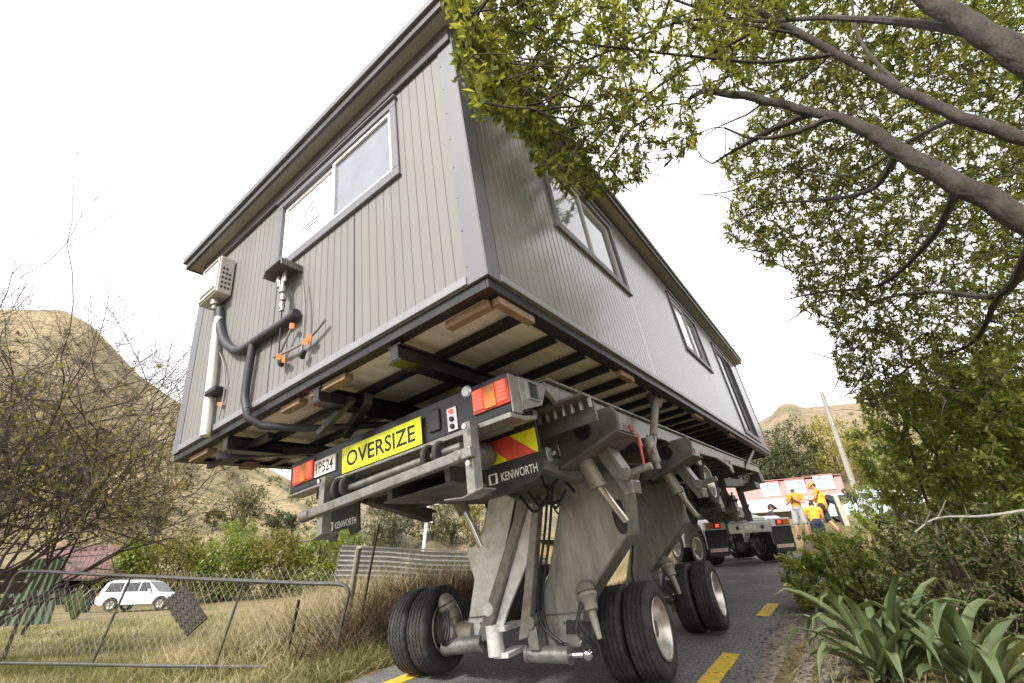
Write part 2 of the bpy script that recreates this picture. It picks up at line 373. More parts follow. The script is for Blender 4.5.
# ------------------------------------------------------------------ terrain
def sms(t): t = np.clip(t, 0, 1); return t * t * (3 - 2 * t)
def xc(y): return -2.65 - .035 * np.maximum(0, y - 13.5) ** 2 * (y < 40) - (y >= 40) * .035 * 26.5 ** 2   # centre line of the lane
def gz(x, y):
    x = np.asarray(x, float); y = np.asarray(y, float)
    base = -.24 + .136 * np.minimum(y, 58) + .05 * np.maximum(0, np.minimum(y, 200) - 58) * .4
    base = np.where(y < -6, -.24 - .136 * 6, base)
    c = xc(y)
    field = -.13 + .036 * np.maximum(0, y - 3.5) + .01 * np.minimum(0, y - 3.5) - .034 * np.clip(-x - 6, 0, 40)
    field = np.where(y > 20, field + .09 * (np.minimum(y, 60) - 20), field)
    t = sms((c - 1.75 - x) / 2.2)
    z = base * (1 - t) + field * t
    z = z + 1.0 * np.exp(-((x + 7.6) / 1.9) ** 2 - ((y - 6.1) / 2.2) ** 2)
    z = z + .34 * np.exp(-((x + 5.7) / .75) ** 2 - ((y - 6.2) / 2.2) ** 2)
    e = c + 1.62
    z = z + .16 * sms((x - e - .15) / .8) * sms((9 - y) / 4) + .55 * sms((x - e - .1) / .9) * sms((y - 12.5) / 4)
    z = z + .03 * np.sin(x * 1.7 + y * .6) * np.sin(y * 1.1 - x * .4) * np.maximum(t, sms((x - e - .3) / .8))
    return z
def gzf(x, y): return float(gz(x, y))
def axis_pts(lo, hi, step, far, g=1.17):
    a = list(np.arange(lo, hi + 1e-6, step)); s = step
    while a[-1] < far: s *= g; a.append(a[-1] + s)
    s = step
    while a[0] > -far: s *= g; a.insert(0, a[0] - s)
    return np.array(a)
def grid_mesh(name, X, Y, Z, m):
    nx, ny = X.shape; v = np.stack([X, Y, Z], -1).reshape(-1, 3); i = np.arange(nx * ny).reshape(nx, ny)
    f = np.stack([i[:-1, :-1], i[1:, :-1], i[1:, 1:], i[:-1, 1:]], -1).reshape(-1, 4)
    me = bpy.data.meshes.new(name); me.from_pydata(v.tolist(), [], f.tolist()); me.materials.append(m)
    me.polygons.foreach_set('use_smooth', [True] * len(f)); o = bpy.data.objects.new(name, me); COL.objects.link(o); return struct(o)

def groundmat():
    m = bpy.data.materials.new('field_soil_and_turf'); m.use_nodes = True; nt = m.node_tree; N = nt.nodes; L = nt.links; b = N['Principled BSDF']; b.inputs['Roughness'].default_value = .95
    tc = N.new('ShaderNodeTexCoord')
    n1 = N.new('ShaderNodeTexNoise'); n1.inputs['Scale'].default_value = .55; n1.inputs['Detail'].default_value = 8
    n2 = N.new('ShaderNodeTexNoise'); n2.inputs['Scale'].default_value = 9; n2.inputs['Detail'].default_value = 8; n2.inputs['Roughness'].default_value = .75
    for n in (n1, n2): L.new(tc.outputs['Object'], n.inputs['Vector'])
    r1 = N.new('ShaderNodeValToRGB'); r1.color_ramp.elements[0].position = .38; r1.color_ramp.elements[0].color = (.17, .155, .05, 1); r1.color_ramp.elements[1].position = .58; r1.color_ramp.elements[1].color = (.34, .26, .12, 1)
    r2 = N.new('ShaderNodeValToRGB'); r2.color_ramp.elements[0].position = .3; r2.color_ramp.elements[0].color = (.25, .2, .13, 1); r2.color_ramp.elements[1].position = .7; r2.color_ramp.elements[1].color = (1, 1, 1, 1)
    L.new(n1.outputs[0], r1.inputs[0]); L.new(n2.outputs[0], r2.inputs[0])
    mx = N.new('ShaderNodeMix'); mx.data_type = 'RGBA'; mx.blend_type = 'MULTIPLY'; mx.inputs[0].default_value = 1
    L.new(r1.outputs[0], mx.inputs[6]); L.new(r2.outputs[0], mx.inputs[7]); L.new(mx.outputs[2], b.inputs['Base Color'])
    bp = N.new('ShaderNodeBump'); bp.inputs['Strength'].default_value = .8; bp.inputs['Distance'].default_value = .05; L.new(n2.outputs[0], bp.inputs['Height']); L.new(bp.outputs[0], b.inputs['Normal'])
    return m
xs = axis_pts(-13, 5, .25, 900); ys = axis_pts(-3, 24, .25, 900)
GX, GY = np.meshgrid(xs, ys, indexing='ij')
ground = grid_mesh('ground', GX, GY, gz(GX, GY), groundmat())

def asphalt():
    m = bpy.data.materials.new('chip_seal'); m.use_nodes = True; nt = m.node_tree; N = nt.nodes; L = nt.links; b = N['Principled BSDF']; b.inputs['Roughness'].default_value = .85
    tc = N.new('ShaderNodeTexCoord')
    n1 = N.new('ShaderNodeTexNoise'); n1.inputs['Scale'].default_value = 1.1; n1.inputs['Detail'].default_value = 6
    v = N.new('ShaderNodeTexVoronoi'); v.inputs['Scale'].default_value = 75; v.inputs['Randomness'].default_value = 1
    for n in (n1, v): L.new(tc.outputs['Object'], n.inputs['Vector'])
    r1 = N.new('ShaderNodeValToRGB'); r1.color_ramp.elements[0].position = .35; r1.color_ramp.elements[0].color = (.10, .098, .096, 1); r1.color_ramp.elements[1].position = .65; r1.color_ramp.elements[1].color = (.165, .16, .152, 1)
    L.new(n1.outputs[0], r1.inputs[0])
    sp = N.new('ShaderNodeSeparateColor'); L.new(v.outputs['Color'], sp.inputs[0])
    mr = N.new('ShaderNodeMapRange'); mr.inputs[3].default_value = .45; mr.inputs[4].default_value = 1.6; L.new(sp.outputs[0], mr.inputs[0])
    cc = N.new('ShaderNodeCombineColor'); [L.new(mr.outputs[0], cc.inputs[i]) for i in range(3)]
    mx = N.new('ShaderNodeMix'); mx.data_type = 'RGBA'; mx.blend_type = 'MULTIPLY'; mx.inputs[0].default_value = 1
    L.new(r1.outputs[0], mx.inputs[6]); L.new(cc.outputs[0], mx.inputs[7]); L.new(mx.outputs[2], b.inputs['Base Color'])
    bp = N.new('ShaderNodeBump'); bp.inputs['Strength'].default_value = .7; bp.inputs['Distance'].default_value = .01; L.new(v.outputs['Distance'], bp.inputs['Height']); L.new(bp.outputs[0], b.inputs['Normal'])
    return m
def strip(name, off0, off1, y0, y1, lift, m, ragged=0., dy=.25):
    yy = np.arange(y0, y1 + .01, dy); k = 9
    X = np.zeros((k, len(yy))); 
    for i, s in enumerate(np.linspace(0, 1, k)):
        a = off0 + ragged * np.interp(yy, yy[::2], rng.normal(size=len(yy[::2]))); b_ = off1 + ragged * np.interp(yy, yy[::2], rng.normal(size=len(yy[::2]))) if i in (0, k - 1) else off1
        X[i] = xc(yy) + (a if i == 0 else off0) * (1 - s) + (b_ if i == k - 1 else off1) * s
    Y = np.repeat(yy[None], k, 0); Z = gz(X, Y) + lift
    return grid_mesh(name, X, Y, Z, m)
road = strip('road', -1.72, 1.52, -5, 44, .006, asphalt(), .03)
M['gravel'] = mat('gravel_and_leaf_litter', (.17, .135, .105), .95, var=.4, scale=16, bump=1, bscale=55, col2=(.36, .30, .24), dirt=.6, dirtcol=(.09, .06, .035), dscale=7)
strip('road_shoulder', 1.42, 2.25, -5, 15, .003, M['gravel'], .06)
def dash(x, y0, y1):
    mb = MB(); k = 6; w = .085
    for i in range(k + 1):
        y = y0 + (y1 - y0) * i / k
        for s in (-w + rng.normal() * .004, w + rng.normal() * .004): mb.v.append((x + s, y, gzf(x + s, y) + .011))
    for i in range(k): mb.f.append((2 * i, 2 * i + 1, 2 * i + 3, 2 * i + 2)); mb.sm.append(False); mb.mi.append(0)
    struct(mb.build('road_marking', M['yellowline']))
for y0 in (1.9, 4.75, 7.75, 10.7, 13.6): dash(-1.40 if y0 < 13 else xc(y0) + 1.25, y0, y0 + 1.02)
for y0 in (.8, 3.3, 6.3, 9.3): dash(-3.98, y0, y0 + 1.0)

# hills: skyline surveyed as (azimuth, rise) with the slope standing at real distance
def hill(name, sky, r0, r1, m, naz=150, nr=46, rough=.03, seed=1):
    a = []; 
    for u, v in sky:
        d = ray(u, v); a.append((math.atan2(d[0], d[1]), d[2] / math.hypot(d[0], d[1])))
    a.sort(); a = np.array(a); az = np.linspace(a[0, 0], a[-1, 0], naz); el = np.interp(az, a[:, 0], a[:, 1])
    g = np.random.default_rng(seed)
    ph = g.uniform(0, 6.28, (10, 2)); fr = g.uniform(4, 46, (10, 2))
    A, T = np.meshgrid(az, np.linspace(0, 1.25, nr), indexing='ij')
    wig = sum(np.sin(A * fr[i, 0] * 2 + ph[i, 0]) * np.sin(T * fr[i, 1] * .35 + ph[i, 1]) for i in range(10)) / 10
    Rr = r0 + (r1 - r0) * T
    prof = np.where(T <= 1, T ** 1.15, 1 - 1.2 * (T - 1))
    Z = CAM[2] - 3 * (1 - T) + (el[:, None] * r1) * prof + wig * rough * r1 * np.clip(T * 3, 0, 1) * np.where(T <= 1, (1 - T) * .9 + .1, .1)
    grid_mesh(name, np.sin(A) * Rr, np.cos(A) * Rr, Z, m)
    def zat(x, y):
        a_ = math.atan2(x, y); T_ = (math.hypot(x, y) - r0) / (r1 - r0)
        if not (az[0] < a_ < az[-1]) or not (0 <= T_ <= 1): return -9
        i = int(round((a_ - az[0]) / (az[-1] - az[0]) * (naz - 1))); j = int(round(T_ / 1.25 * (nr - 1))); return float(Z[i, j])
    HILLS.append(zat)
HILLS = []
def on_land(u, v, d0=12, d1=400):
    d = d0
    while d < d1:
        p = at(u, v, d)
        if p[2] <= max([gzf(p[0], p[1])] + [h(p[0], p[1]) for h in HILLS]): return p
        d *= 1.01
    return at(u, v, 60)
def hillmat(name, dry, scrub, lo, hi, sc):
    m = bpy.data.materials.new(name); m.use_nodes = True; nt = m.node_tree; N = nt.nodes; L = nt.links; b = N['Principled BSDF']; b.inputs['Roughness'].default_value = .95
    tc = N.new('ShaderNodeTexCoord')
    n1 = N.new('ShaderNodeTexNoise'); n1.inputs['Scale'].default_value = sc; n1.inputs['Detail'].default_value = 9; n1.inputs['Roughness'].default_value = .62
    mp = N.new('ShaderNodeMapping'); mp.inputs['Scale'].default_value = (.10, .10, .45)
    n2 = N.new('ShaderNodeTexNoise'); n2.inputs['Scale'].default_value = 2; n2.inputs['Detail'].default_value = 7; n2.inputs['Roughness'].default_value = .7
    L.new(tc.outputs['Object'], n1.inputs['Vector']); L.new(tc.outputs['Object'], mp.inputs[0]); L.new(mp.outputs[0], n2.inputs['Vector'])
    r0 = N.new('ShaderNodeValToRGB'); r0.color_ramp.elements[0].position = .42; r0.color_ramp.elements[0].color = (*[c * .5 for c in dry], 1); r0.color_ramp.elements[1].position = .56; r0.color_ramp.elements[1].color = (*dry, 1)
    n3 = N.new('ShaderNodeTexNoise'); n3.inputs['Scale'].default_value = .45; n3.inputs['Detail'].default_value = 10; n3.inputs['Roughness'].default_value = .8; L.new(tc.outputs['Object'], n3.inputs['Vector'])
    mm = N.new('ShaderNodeMix'); mm.data_type = 'FLOAT'; mm.inputs[0].default_value = .55; L.new(n2.outputs[0], mm.inputs[2]); L.new(n3.outputs[0], mm.inputs[3]); L.new(mm.outputs[0], r0.inputs[0])
    r1 = N.new('ShaderNodeMapRange'); r1.inputs[1].default_value = lo; r1.inputs[2].default_value = hi; L.new(n1.outputs[0], r1.inputs[0])
    mx = N.new('ShaderNodeMix'); mx.data_type = 'RGBA'; mx.inputs[7].default_value = (*scrub, 1); L.new(r1.outputs[0], mx.inputs[0]); L.new(r0.outputs[0], mx.inputs[6]); L.new(mx.outputs[2], b.inputs['Base Color'])
    bp = N.new('ShaderNodeBump'); bp.inputs['Strength'].default_value = .9; bp.inputs['Distance'].default_value = 1.5; L.new(mm.outputs[0], bp.inputs['Height']); L.new(bp.outputs[0], b.inputs['Normal'])
    return m
hill('hill', [(-260, 300), (-120, 300), (0, 309), (62, 310), (90, 324), (112, 346), (140, 376), (180, 403), (215, 432), (258, 462), (300, 486), (360, 503), (430, 520)], 62, 330,
     hillmat('dry_hillside', (.45, .345, .19), (.14, .13, .06), .50, .66, .03), seed=3)
hill('hill', [(270, 520), (330, 500), (400, 478), (470, 470), (560, 470), (640, 462), (700, 448), (745, 430), (772, 414), (780, 405), (792, 403), (800, 408), (818, 407), (845, 404), (900, 396), (1000, 380), (1100, 380)], 75, 300,
     hillmat('scrubby_hillside', (.33, .25, .155), (.09, .095, .04), .46, .58, .022), seed=5)

# ------------------------------------------------------------------ the cabin on the trailer (cabin frame: x forward, y left, z up, origin rear right bottom corner)
CL, CW, HR, HLft = 11.5, 4.15, 2.47, 2.34
def ztop(y): return HR + (HLft - HR) * y / CW
cabin = empty('portable_cabin', mtx=HM, label='grey clad portable cabin carried high and tilted on the house trailer', cat='cabin')
def face(T, u0, u1, z0, zt, openings, pitch, name):
    gd, gw = (.009, .0065) if name == 'side_wall' else (.005, .005)
    mb = MB(); us = [(u0, 0.), (u1, 0.)]; k = u0 + pitch * .6
    edges = sorted(set([e for o in openings for e in o[:2]]))
    while k < u1 - .03:
        if all(abs(k - e) > .016 for e in edges): us += [(k - gw, 0.), (k - gw * .5, -gd), (k + gw * .5, -gd), (k + gw, 0.)]
        k += pitch
    us += [(e, 0.) for e in edges]; us.sort()
    zs = sorted(set([z0] + [z for o in openings for z in o[2:]]))
    for (a, da), (b, db) in zip(us[:-1], us[1:]):
        if b - a < 1e-5: continue
        for i, z in enumerate(zs):
            za = z; top = i == len(zs) - 1
            zb1, zb2 = (zt(a), zt(b)) if top else (zs[i + 1], zs[i + 1])
            cz = (za + zb1) / 2; cu = (a + b) / 2
            if any(o[0] < cu < o[1] and o[2] < cz < o[3] for o in openings): continue
            mb.add([T(a, da, za), T(b, db, za), T(b, db, zb2), T(a, da, zb1)], [(0, 1, 2, 3)])
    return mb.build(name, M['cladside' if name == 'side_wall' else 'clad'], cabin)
T_rear = lambda u, n, z: (-n, u, z)
T_right = lambda u, n, z: (u, -n, z)
T_left = lambda u, n, z: (u, CW + n, z)
T_front = lambda u, n, z: (CL + n, u, z)
RWN = (.655, 2.45, 1.30, 2.19)
S1 = (1.20, 2.95, 1.10, 2.16); S2 = (5.26, 6.96, 1.08, 2.16); DR = (8.30, 10.14, .10, 2.13)
face(T_rear, .0, CW, .04, ztop, [RWN], .09, 'rear_wall')
face(T_right, .0, CL, .04, lambda u: HR, [S1, S2, DR], .085, 'side_wall')
face(T_left, .0, CL, .04, lambda u: HLft, [], .105, 'side_wall')
face(T_front, .0, CW, .04, ztop, [], .105, 'front_wall')
def tb(mb, T, u0, u1, n0, n1, z0, z1):
    p, q = T(u0, n0, z0), T(u1, n1, z1)
    return mb.b2(min(p[0], q[0]), max(p[0], q[0]), min(p[1], q[1]), max(p[1], q[1]), min(p[2], q[2]), max(p[2], q[2]))
def frame(mb, T, u0, u1, z0, z1, w, n0, n1, wb=None):
    wb = wb or w
    tb(mb, T, u0, u1, n0, n1, z0, z0 + wb); tb(mb, T, u0, u1, n0, n1, z1 - w, z1)
    tb(mb, T, u0, u0 + w, n0, n1, z0 + wb, z1 - w); tb(mb, T, u1 - w, u1, n0, n1, z0 + wb, z1 - w)
def window(T, o, glasses, label=None, name='window', split=.5):
    u0, u1, z0, z1 = o
    mb = MB(); frame(mb, T, u0, u1, z0, z1, .075, -.05, .022, .085)
    tb(mb, T, u0 - .015, u1 + .015, 0, .045, z1, z1 + .022); tb(mb, T, u0 - .01, u1 + .01, 0, .03, z0 - .018, z0)
    w = mb.build(name, M['trim'], cabin, .004)
    if label: w['label'] = label
    um = u0 + (u1 - u0) * split
    for k, (a, b) in enumerate(((u0 + .075, um), (um, u1 - .075))):
        s = MB(); frame(s, T, a, b, z0 + .085, z1 - .075, .04, -.035 - .02 * k, .006 - .02 * k); s.build('sash', M['whiteframe'] if name == 'window' else M['trimdark'], w, .003)
        g = MB(); tb(g, T, a + .04, b - .04, -.022 - .02 * k, -.016 - .02 * k, z0 + .125, z1 - .115); g.build('pane', M[glasses[k]], w)
    return w
wr = window(T_rear, RWN, ('glassblind', 'glass'), 'wide rear window with a pale sign behind its left pane')
window(T_right, S1, ('glassblind', 'glassblind')); window(T_right, S2, ('glass', 'glassblind'))
window(T_right, DR, ('glassdark', 'glassblind'), name='sliding_door')
# pale sticker in the rear window: a faint drawing of a roof and lines of small marks
st = MB(); tb(st, T_rear, 1.63, 2.33, -.0345, -.0325, 1.43, 2.07); stk = st.build('window_sign', mat('pale_sign_paper', (.82, .82, .84), .6, var=.02), wr)
dl = MB()
for a, b in (((1.80, 1.80), (1.92, 1.93)), ((1.92, 1.93), (2.05, 1.79)), ((1.84, 1.80), (1.84, 1.72)), ((2.01, 1.80), (2.01, 1.72)), ((1.79, 1.66), (2.06, 1.66)), ((1.82, 1.62), (2.02, 1.62)), ((1.88, 1.84), (1.96, 1.76))):
    dl.beam((.0285, a[0], a[1]), (.0285, b[0], b[1]), .014, .002, (1, 0, 0))
dl.build('drawing', mat('faint_ink', (.30, .32, .38), .6, var=.05), stk)
# corner trims, base flashings
for (yy, s) in ((0, -1), (CW, 1)):
    for (xx, s2) in ((0, -1), (CL, 1)):
        mb = MB(); zt = ztop(yy)
        mb.b2(*sorted((xx + s2 * .008, xx - s2 * .12)), *sorted((yy, yy + s * .008)), -.01, zt)
        mb.b2(*sorted((xx, xx + s2 * .008)), *sorted((yy, yy - s * .15)), -.01, zt)
        mb.build('corner_trim', M['trim'], cabin, .002)
mb = MB(); mb.b2(-.018, .0, .15, CW - .15, -.005, .055); mb.b2(CL, CL + .018, .15, CW - .15, -.005, .055)
mb.b2(.12, CL - .12, -.016, 0, -.005, .045); mb.b2(.12, CL - .12, CW, CW + .016, -.005, .045); mb.build('base_flashing', M['flash'], cabin, .003)
# roof: sheet, soffit, stepped fascia, dark strip at the wall head
O = .165
def slope(y): return ztop(y)
def ring(x0, x1, y0, y1, t, zlo, zhi, m, name, par):
    mb = MB()
    for a in ((x0, x0 + t, y0, y1), (x1 - t, x1, y0, y1)):
        mb.prism([(a[2], slope(a[2]) + zlo), (a[3], slope(a[3]) + zlo), (a[3], slope(a[3]) + zhi), (a[2], slope(a[2]) + zhi)], 0, a[0], a[1])
    for y, y2 in ((y0, y0 + t), (y1 - t, y1)): mb.prism([(y, slope(y) + zlo), (y2, slope(y2) + zlo), (y2, slope(y2) + zhi), (y, slope(y) + zhi)], 0, x0 + t, x1 - t)
    return mb.build(name, m, par, .004)
mb = MB(); mb.prism([(-O - .02, slope(-O) + .13), (CW + O + .02, slope(CW + O) + .13), (CW + O + .02, slope(CW + O) + .165), (-O - .02, slope(-O) + .165)], 0, -O - .02, CL + O + .02)
roof = mb.build('roof', M['trim'], cabin)
mb = MB(); mb.prism([(-O + .02, slope(-O) + .0), (CW + O - .02, slope(CW + O) + .0), (CW + O - .02, slope(CW + O) + .02), (-O + .02, slope(-O) + .02)], 0, -O + .02, CL + O - .02)
mb.build('soffit', M['soffit'], roof)
ring(-O, CL + O, -O, CW + O, .03, -.012, .075, M['trimdark'], 'fascia', roof)
ring(-O - .03, CL + O + .03, -O - .03, CW + O + .03, .05, .075, .15, M['trim'], 'gutter', roof)
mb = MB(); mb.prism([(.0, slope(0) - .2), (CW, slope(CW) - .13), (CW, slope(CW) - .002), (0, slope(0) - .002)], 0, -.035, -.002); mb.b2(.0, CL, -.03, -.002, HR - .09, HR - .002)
mb.build('wall_head_strip', M['trimdark'], cabin, .003)  # dark strip, with the eave's shade put into its colour
# floor from below
mb = MB(); mb.b2(.02, CL - .02, .02, CW - .02, -.022, .02); mb.build('floor_panel', M['ply'], cabin)
mb = MB()
for y0, y1, y2 in ((.012, .03, .12), (CW - .012, CW - .03, CW - .12)):
    mb.b2(.012, CL - .012, *sorted((y0, y1)), -.08, -.006); mb.b2(.012, CL - .012, *sorted((y1, y2)), -.08, -.07)
for x0, x1, x2 in ((.012, .03, .10), (CL - .012, CL - .03, CL - .10)):
    mb.b2(*sorted((x0, x1)), .032, CW - .032, -.079, -.006); mb.b2(*sorted((x1, x2)), .122, CW - .122, -.079, -.069)
mb.build('floor_frame', M['black'], cabin, .002)
for k in range(24):
    x = .47 + k * .475
    mb = MB(); mb.b2(x - .008, x + .008, .125, CW - .125, -.085, -.024); mb.b2(x - .038, x + .038, .125, CW - .125, -.093, -.085); mb.build('joist', M['black'], cabin)
for y in (.86, 1.74, 3.12):
    mb = MB(); mb.b2(.04, 11.2, y - .06, y + .06, -.225, -.212); mb.b2(.04, 11.2, y - .06, y + .06, -.112, -.097); mb.b2(.04, 11.2, y - .035, y + .035, -.212, -.112); mb.build('bearer', M['blackgloss'], cabin, .003)
for a in ((.10, .17, .10, .45), (.13, .52, .032, .09), (.06, .14, 1.42, 1.86), (.06, .14, 2.0, 2.26), (.06, .15, 3.52, 3.9), (2.0, 2.32, .05, .11), (4.5, 4.9, .05, .11), (6.7, 7.1, .05, .11), (.6, .75, 3.9, 4.05)):
    mb = MB(); mb.b2(*a, -.135, -.082); mb.build('timber_block', M['timber'], cabin, .004)
mb = MB(); mb.beam((.35, 1.52, -.2), (.75, 2.35, -.2), .06, .09); mb.beam((.28, 1.62, -.18), (.28, 2.05, -.34), .05, .05); mb.beam((.1, 3.4, -.19), (.9, 2.9, -.19), .05, .08); mb.beam((.25, 2.75, -.16), (.25, 3.9, -.16), .05, .06)
mb.build('brace', M['black'], cabin, .003)
for y in (hpt(354, 320, 0, 0)[1], hpt(273, 330, 0, 0)[1]):           # sheet joints
    mb = MB(); mb.b2(-.004, .0, y - .006, y + .006, .056, 1.27); mb.build('sheet_joint', M['trimdark'], cabin)
for k in range(9):                                                   # screw heads along the base and corner
    y = .03 + .0 * k; z = .12 + k * .28; q = MB(); q.lathe([(0, .003), (.007, .003), (.008, 0)], Matrix.Translation((-.008, .135, z)) @ Euler((0, R_(-90), 0)).to_matrix().to_4x4(), 6); q.build('screw_head', M['darksteel'], cabin)
# services on the rear wall
mb = MB(); mb.b2(-.16, -.012, 3.31, 3.72, 1.50, 1.97); bx = mb.build('meter_box', M['boxgrey'], cabin, .012, 2)
mb = MB(); mb.b2(-.172, -.16, 3.325, 3.705, 1.515, 1.955); mb.build('door', M['boxgrey'], bx, .006)
for z in (1.90, 1.555): mb = MB(); mb.b2(-.176, -.172, 3.35, 3.66, z, z + .022); mb.build('vent_slot', M['black'], bx)
for k in range(14): mb = MB(); mb.b2(-.13 + (k % 3) * .035, -.11 + (k % 3) * .035, 3.306, 3.31, 1.56 + (k // 3) * .06, 1.585 + (k // 3) * .06); mb.build('vent_slot', M['black'], bx)
mb = MB(); mb.tube([(-.085, 3.48, 1.5), (-.085, 3.48, 1.43)], .05, 10); mb.tube([(-.085, 3.48, 1.44), (-.085, 3.48, 1.38)], .032, 10); mb.build('cable_gland', M['brass'], bx)
def hw(pts, off, r, name, m, n=8, k=4):
    P = [hpt(u, v, 0, -off) for u, v in pts]; Q = spline([(*p, r) for p in P], k)
    mb = MB(); mb.tube([q[:3] for q in Q], r, n); return mb.build(name, m, cabin)
hw([(220, 309), (220, 325), (223, 338), (231, 348), (242, 350), (262, 337), (281, 325), (297, 313)], .05, .042, 'lagged_pipe', M['lag'], 10)
hw([(253, 343), (250, 362), (247, 380), (245, 398), (247, 410)], .055, .034, 'lagged_pipe', M['lag'], 10)
mb = MB(); q = hpt(247, 410, 0, -.055); mb.tube([q, q + np.array([0, -.02, -.07]), q + np.array([.1, -.08, -.15]), q + np.array([.35, -.3, -.2]), q + np.array([1.0, -.75, -.2])], [.034, .034, .032, .03, .028], 10); mb.build('lagged_pipe', M['lag'], cabin)
hw([(219, 318), (216, 340), (212, 375), (205, 436)], .06, .042, 'drain_pipe', M['pvc'], 12)
mb = MB(); q = hpt(213, 393, 0, -.06); mb.b2(q[0] - .05, q[0] + .05, q[1] - .13, q[1] + .06, q[2] - .03, q[2] + .03); mb.build('pipe_bracket', M['black'], cabin, .01)
hw([(217, 345), (224, 365), (225, 385), (222, 405), (219, 418)], .03, .007, 'cable', M['brass'], 5)
q = hpt(222, 404, 0, -.03); mb = MB(); mb.beam(q, q + np.array([0, .09, .03]), .03, .01, (1, 0, 0)); mb.build('cable_tag', M['orange'], cabin)
# hooded tap set with brass fittings, loose chain and tags
q = hpt(290, 276, 0, -.02); hy, hz = q[1], q[2]
mb = MB(); mb.prism([(hy - .17, hz + .03), (hy + .1, hz + .03), (hy + .13, hz - .04), (hy + .11, hz - .045), (hy + .085, hz + .005), (hy - .155, hz + .005), (hy - .165, hz - .045), (hy - .18, hz - .045)], 0, -.2, -.003)
hd = mb.build('tap_hood', M['darksteel'], cabin, .003)
mb = MB()
for dy, z0, z1, r in ((.05, -.02, -.1, .02), (-.03, -.03, -.2, .016), (-.06, .0, -.12, .014)): mb.tube([(-.09, hy + dy, hz + z0), (-.09, hy + dy, hz + z1)], r, 9)
for dy, z, r in ((.02, -.12, .027), (-.03, -.2, .03), (.04, -.07, .028), (-.05, -.29, .026), (-.04, -.36, .022)): mb.lathe([(0, -.03), (r, -.03), (r * 1.1, 0), (r, .03), (0, .03)], Matrix.Translation((-.09, hy + dy, hz + z)), 10)
mb.tube([(-.09, hy - .03, hz - .2), (-.09, hy - .05, hz - .42)], .016, 8); mb.tube([(-.07, hy + .03, hz - .1), (-.07, hy - .02, hz - .3), (-.08, hy + .0, hz - .4)], .012, 7); mb.build('tap_fitting', M['brass'], hd)
hw([(289, 283), (283, 300), (281, 325), (279, 350), (278, 364)], .06, .007, 'hanging_wire', M['black'], 5)
hw([(303, 280), (305, 305), (304, 330), (302, 352)], .06, .009, 'hanging_wire', M['steel'], 5)
hw([(293, 325), (287, 338), (279, 355)], .05, .011, 'chain', M['steel'], 5)
hw([(274, 357), (290, 350), (304, 342), (314, 333), (325, 320)], .05, .013, 'chain', M['brass'], 6)
for u, v in ((281, 362), (302, 354)):
    q = hpt(u, v, 0, -.06); mb = MB(); mb.tube([q + np.array([0, -.03, .02]), q + np.array([0, 0, -.02]), q + np.array([0, .03, .01])], [.018, .028, .016], 7); mb.build('hanging_plug', M['black'], cabin)
for u, v in ((292, 326), (283, 360), (279, 357), (306, 342), (309, 338)):
    q = hpt(u, v, 0, -.07); mb = MB(); mb.beam(q + np.array([0, -.035, -.015]), q + np.array([0, .035, .02]), .045, .008, (1, 0, .2)); mb.build('orange_tag', M['orange'], cabin)

# ------------------------------------------------------------------ the house trailer (built in the same tilted frame, wheels set level on the road)
trailer = empty('house_trailer', mtx=HM, label='house moving trailer on tall steel legs with yellow OVERSIZE sign and lit red lamps', cat='trailer')
def yz(pts, x): return [tuple(hpt(u, v, 0, x)[1:]) for u, v in pts]
YC = 1.565
# deck
rb = [(.95, -.36), (.95, -.42), (1.1, -.50), (1.6, -.55), (2.6, -.55), (2.7, -.66), (2.83, -.66), (2.95, -.52), (3.6, -.50), (4.2, -.57), (4.75, -.58), (4.85, -.70), (5.0, -.70), (5.1, -.52), (6.2, -.50), (7.0, -.58), (7.1, -.68), (7.25, -.68), (7.3, -.52), (10.6, -.50), (10.6, -.36)]
for y0, y1 in ((.29, .33), (2.80, 2.84)):
    mb = MB(); mb.prism([(a, b) for a, b in rb], 1, y0, y1); r = mb.build('side_rail', M['steel'], trailer, .004)
    mb = MB(); mb.b2(.95, 10.6, y0 - .03 if y0 < 1 else y0 - .05, y1 + .05 if y0 < 1 else y1 + .03, -.355, -.335); mb.build('rail_cap', M['steel'], r, .003)
    for a in (1.95, 4.3, 6.6):
        for k in range(4): sl = MB(); sl.b2(a + .0 + k * .13, a + .085 + k * .13, y0 - .003, y1 + .003, -.53, -.47); sl.build('rail_slot', M['blackgloss'], r)
    for a in (2.48, 4.83, 7.12): mb = MB(); mb.b2(a, a + .1, y0 - .012, y1 + .012, -.535, -.475); mb.build('marker_lamp', M['lampoff'], r)
for k in range(17):
    x = .95 + k * .6; mb = MB(); mb.b2(x, x + .08, .335, 2.795, -.45, -.345); mb.build('cross_member', M['darksteel'], trailer)
mb = MB(); mb.b2(.85, 10.4, 1.2, 1.26, -.88, -.452); mb.b2(.85, 10.4, 1.87, 1.93, -.88, -.452); mb.b2(.85, 10.4, 1.16, 1.97, -.90, -.88); mb.build('spine_beam', M['darksteel'], trailer, .004)
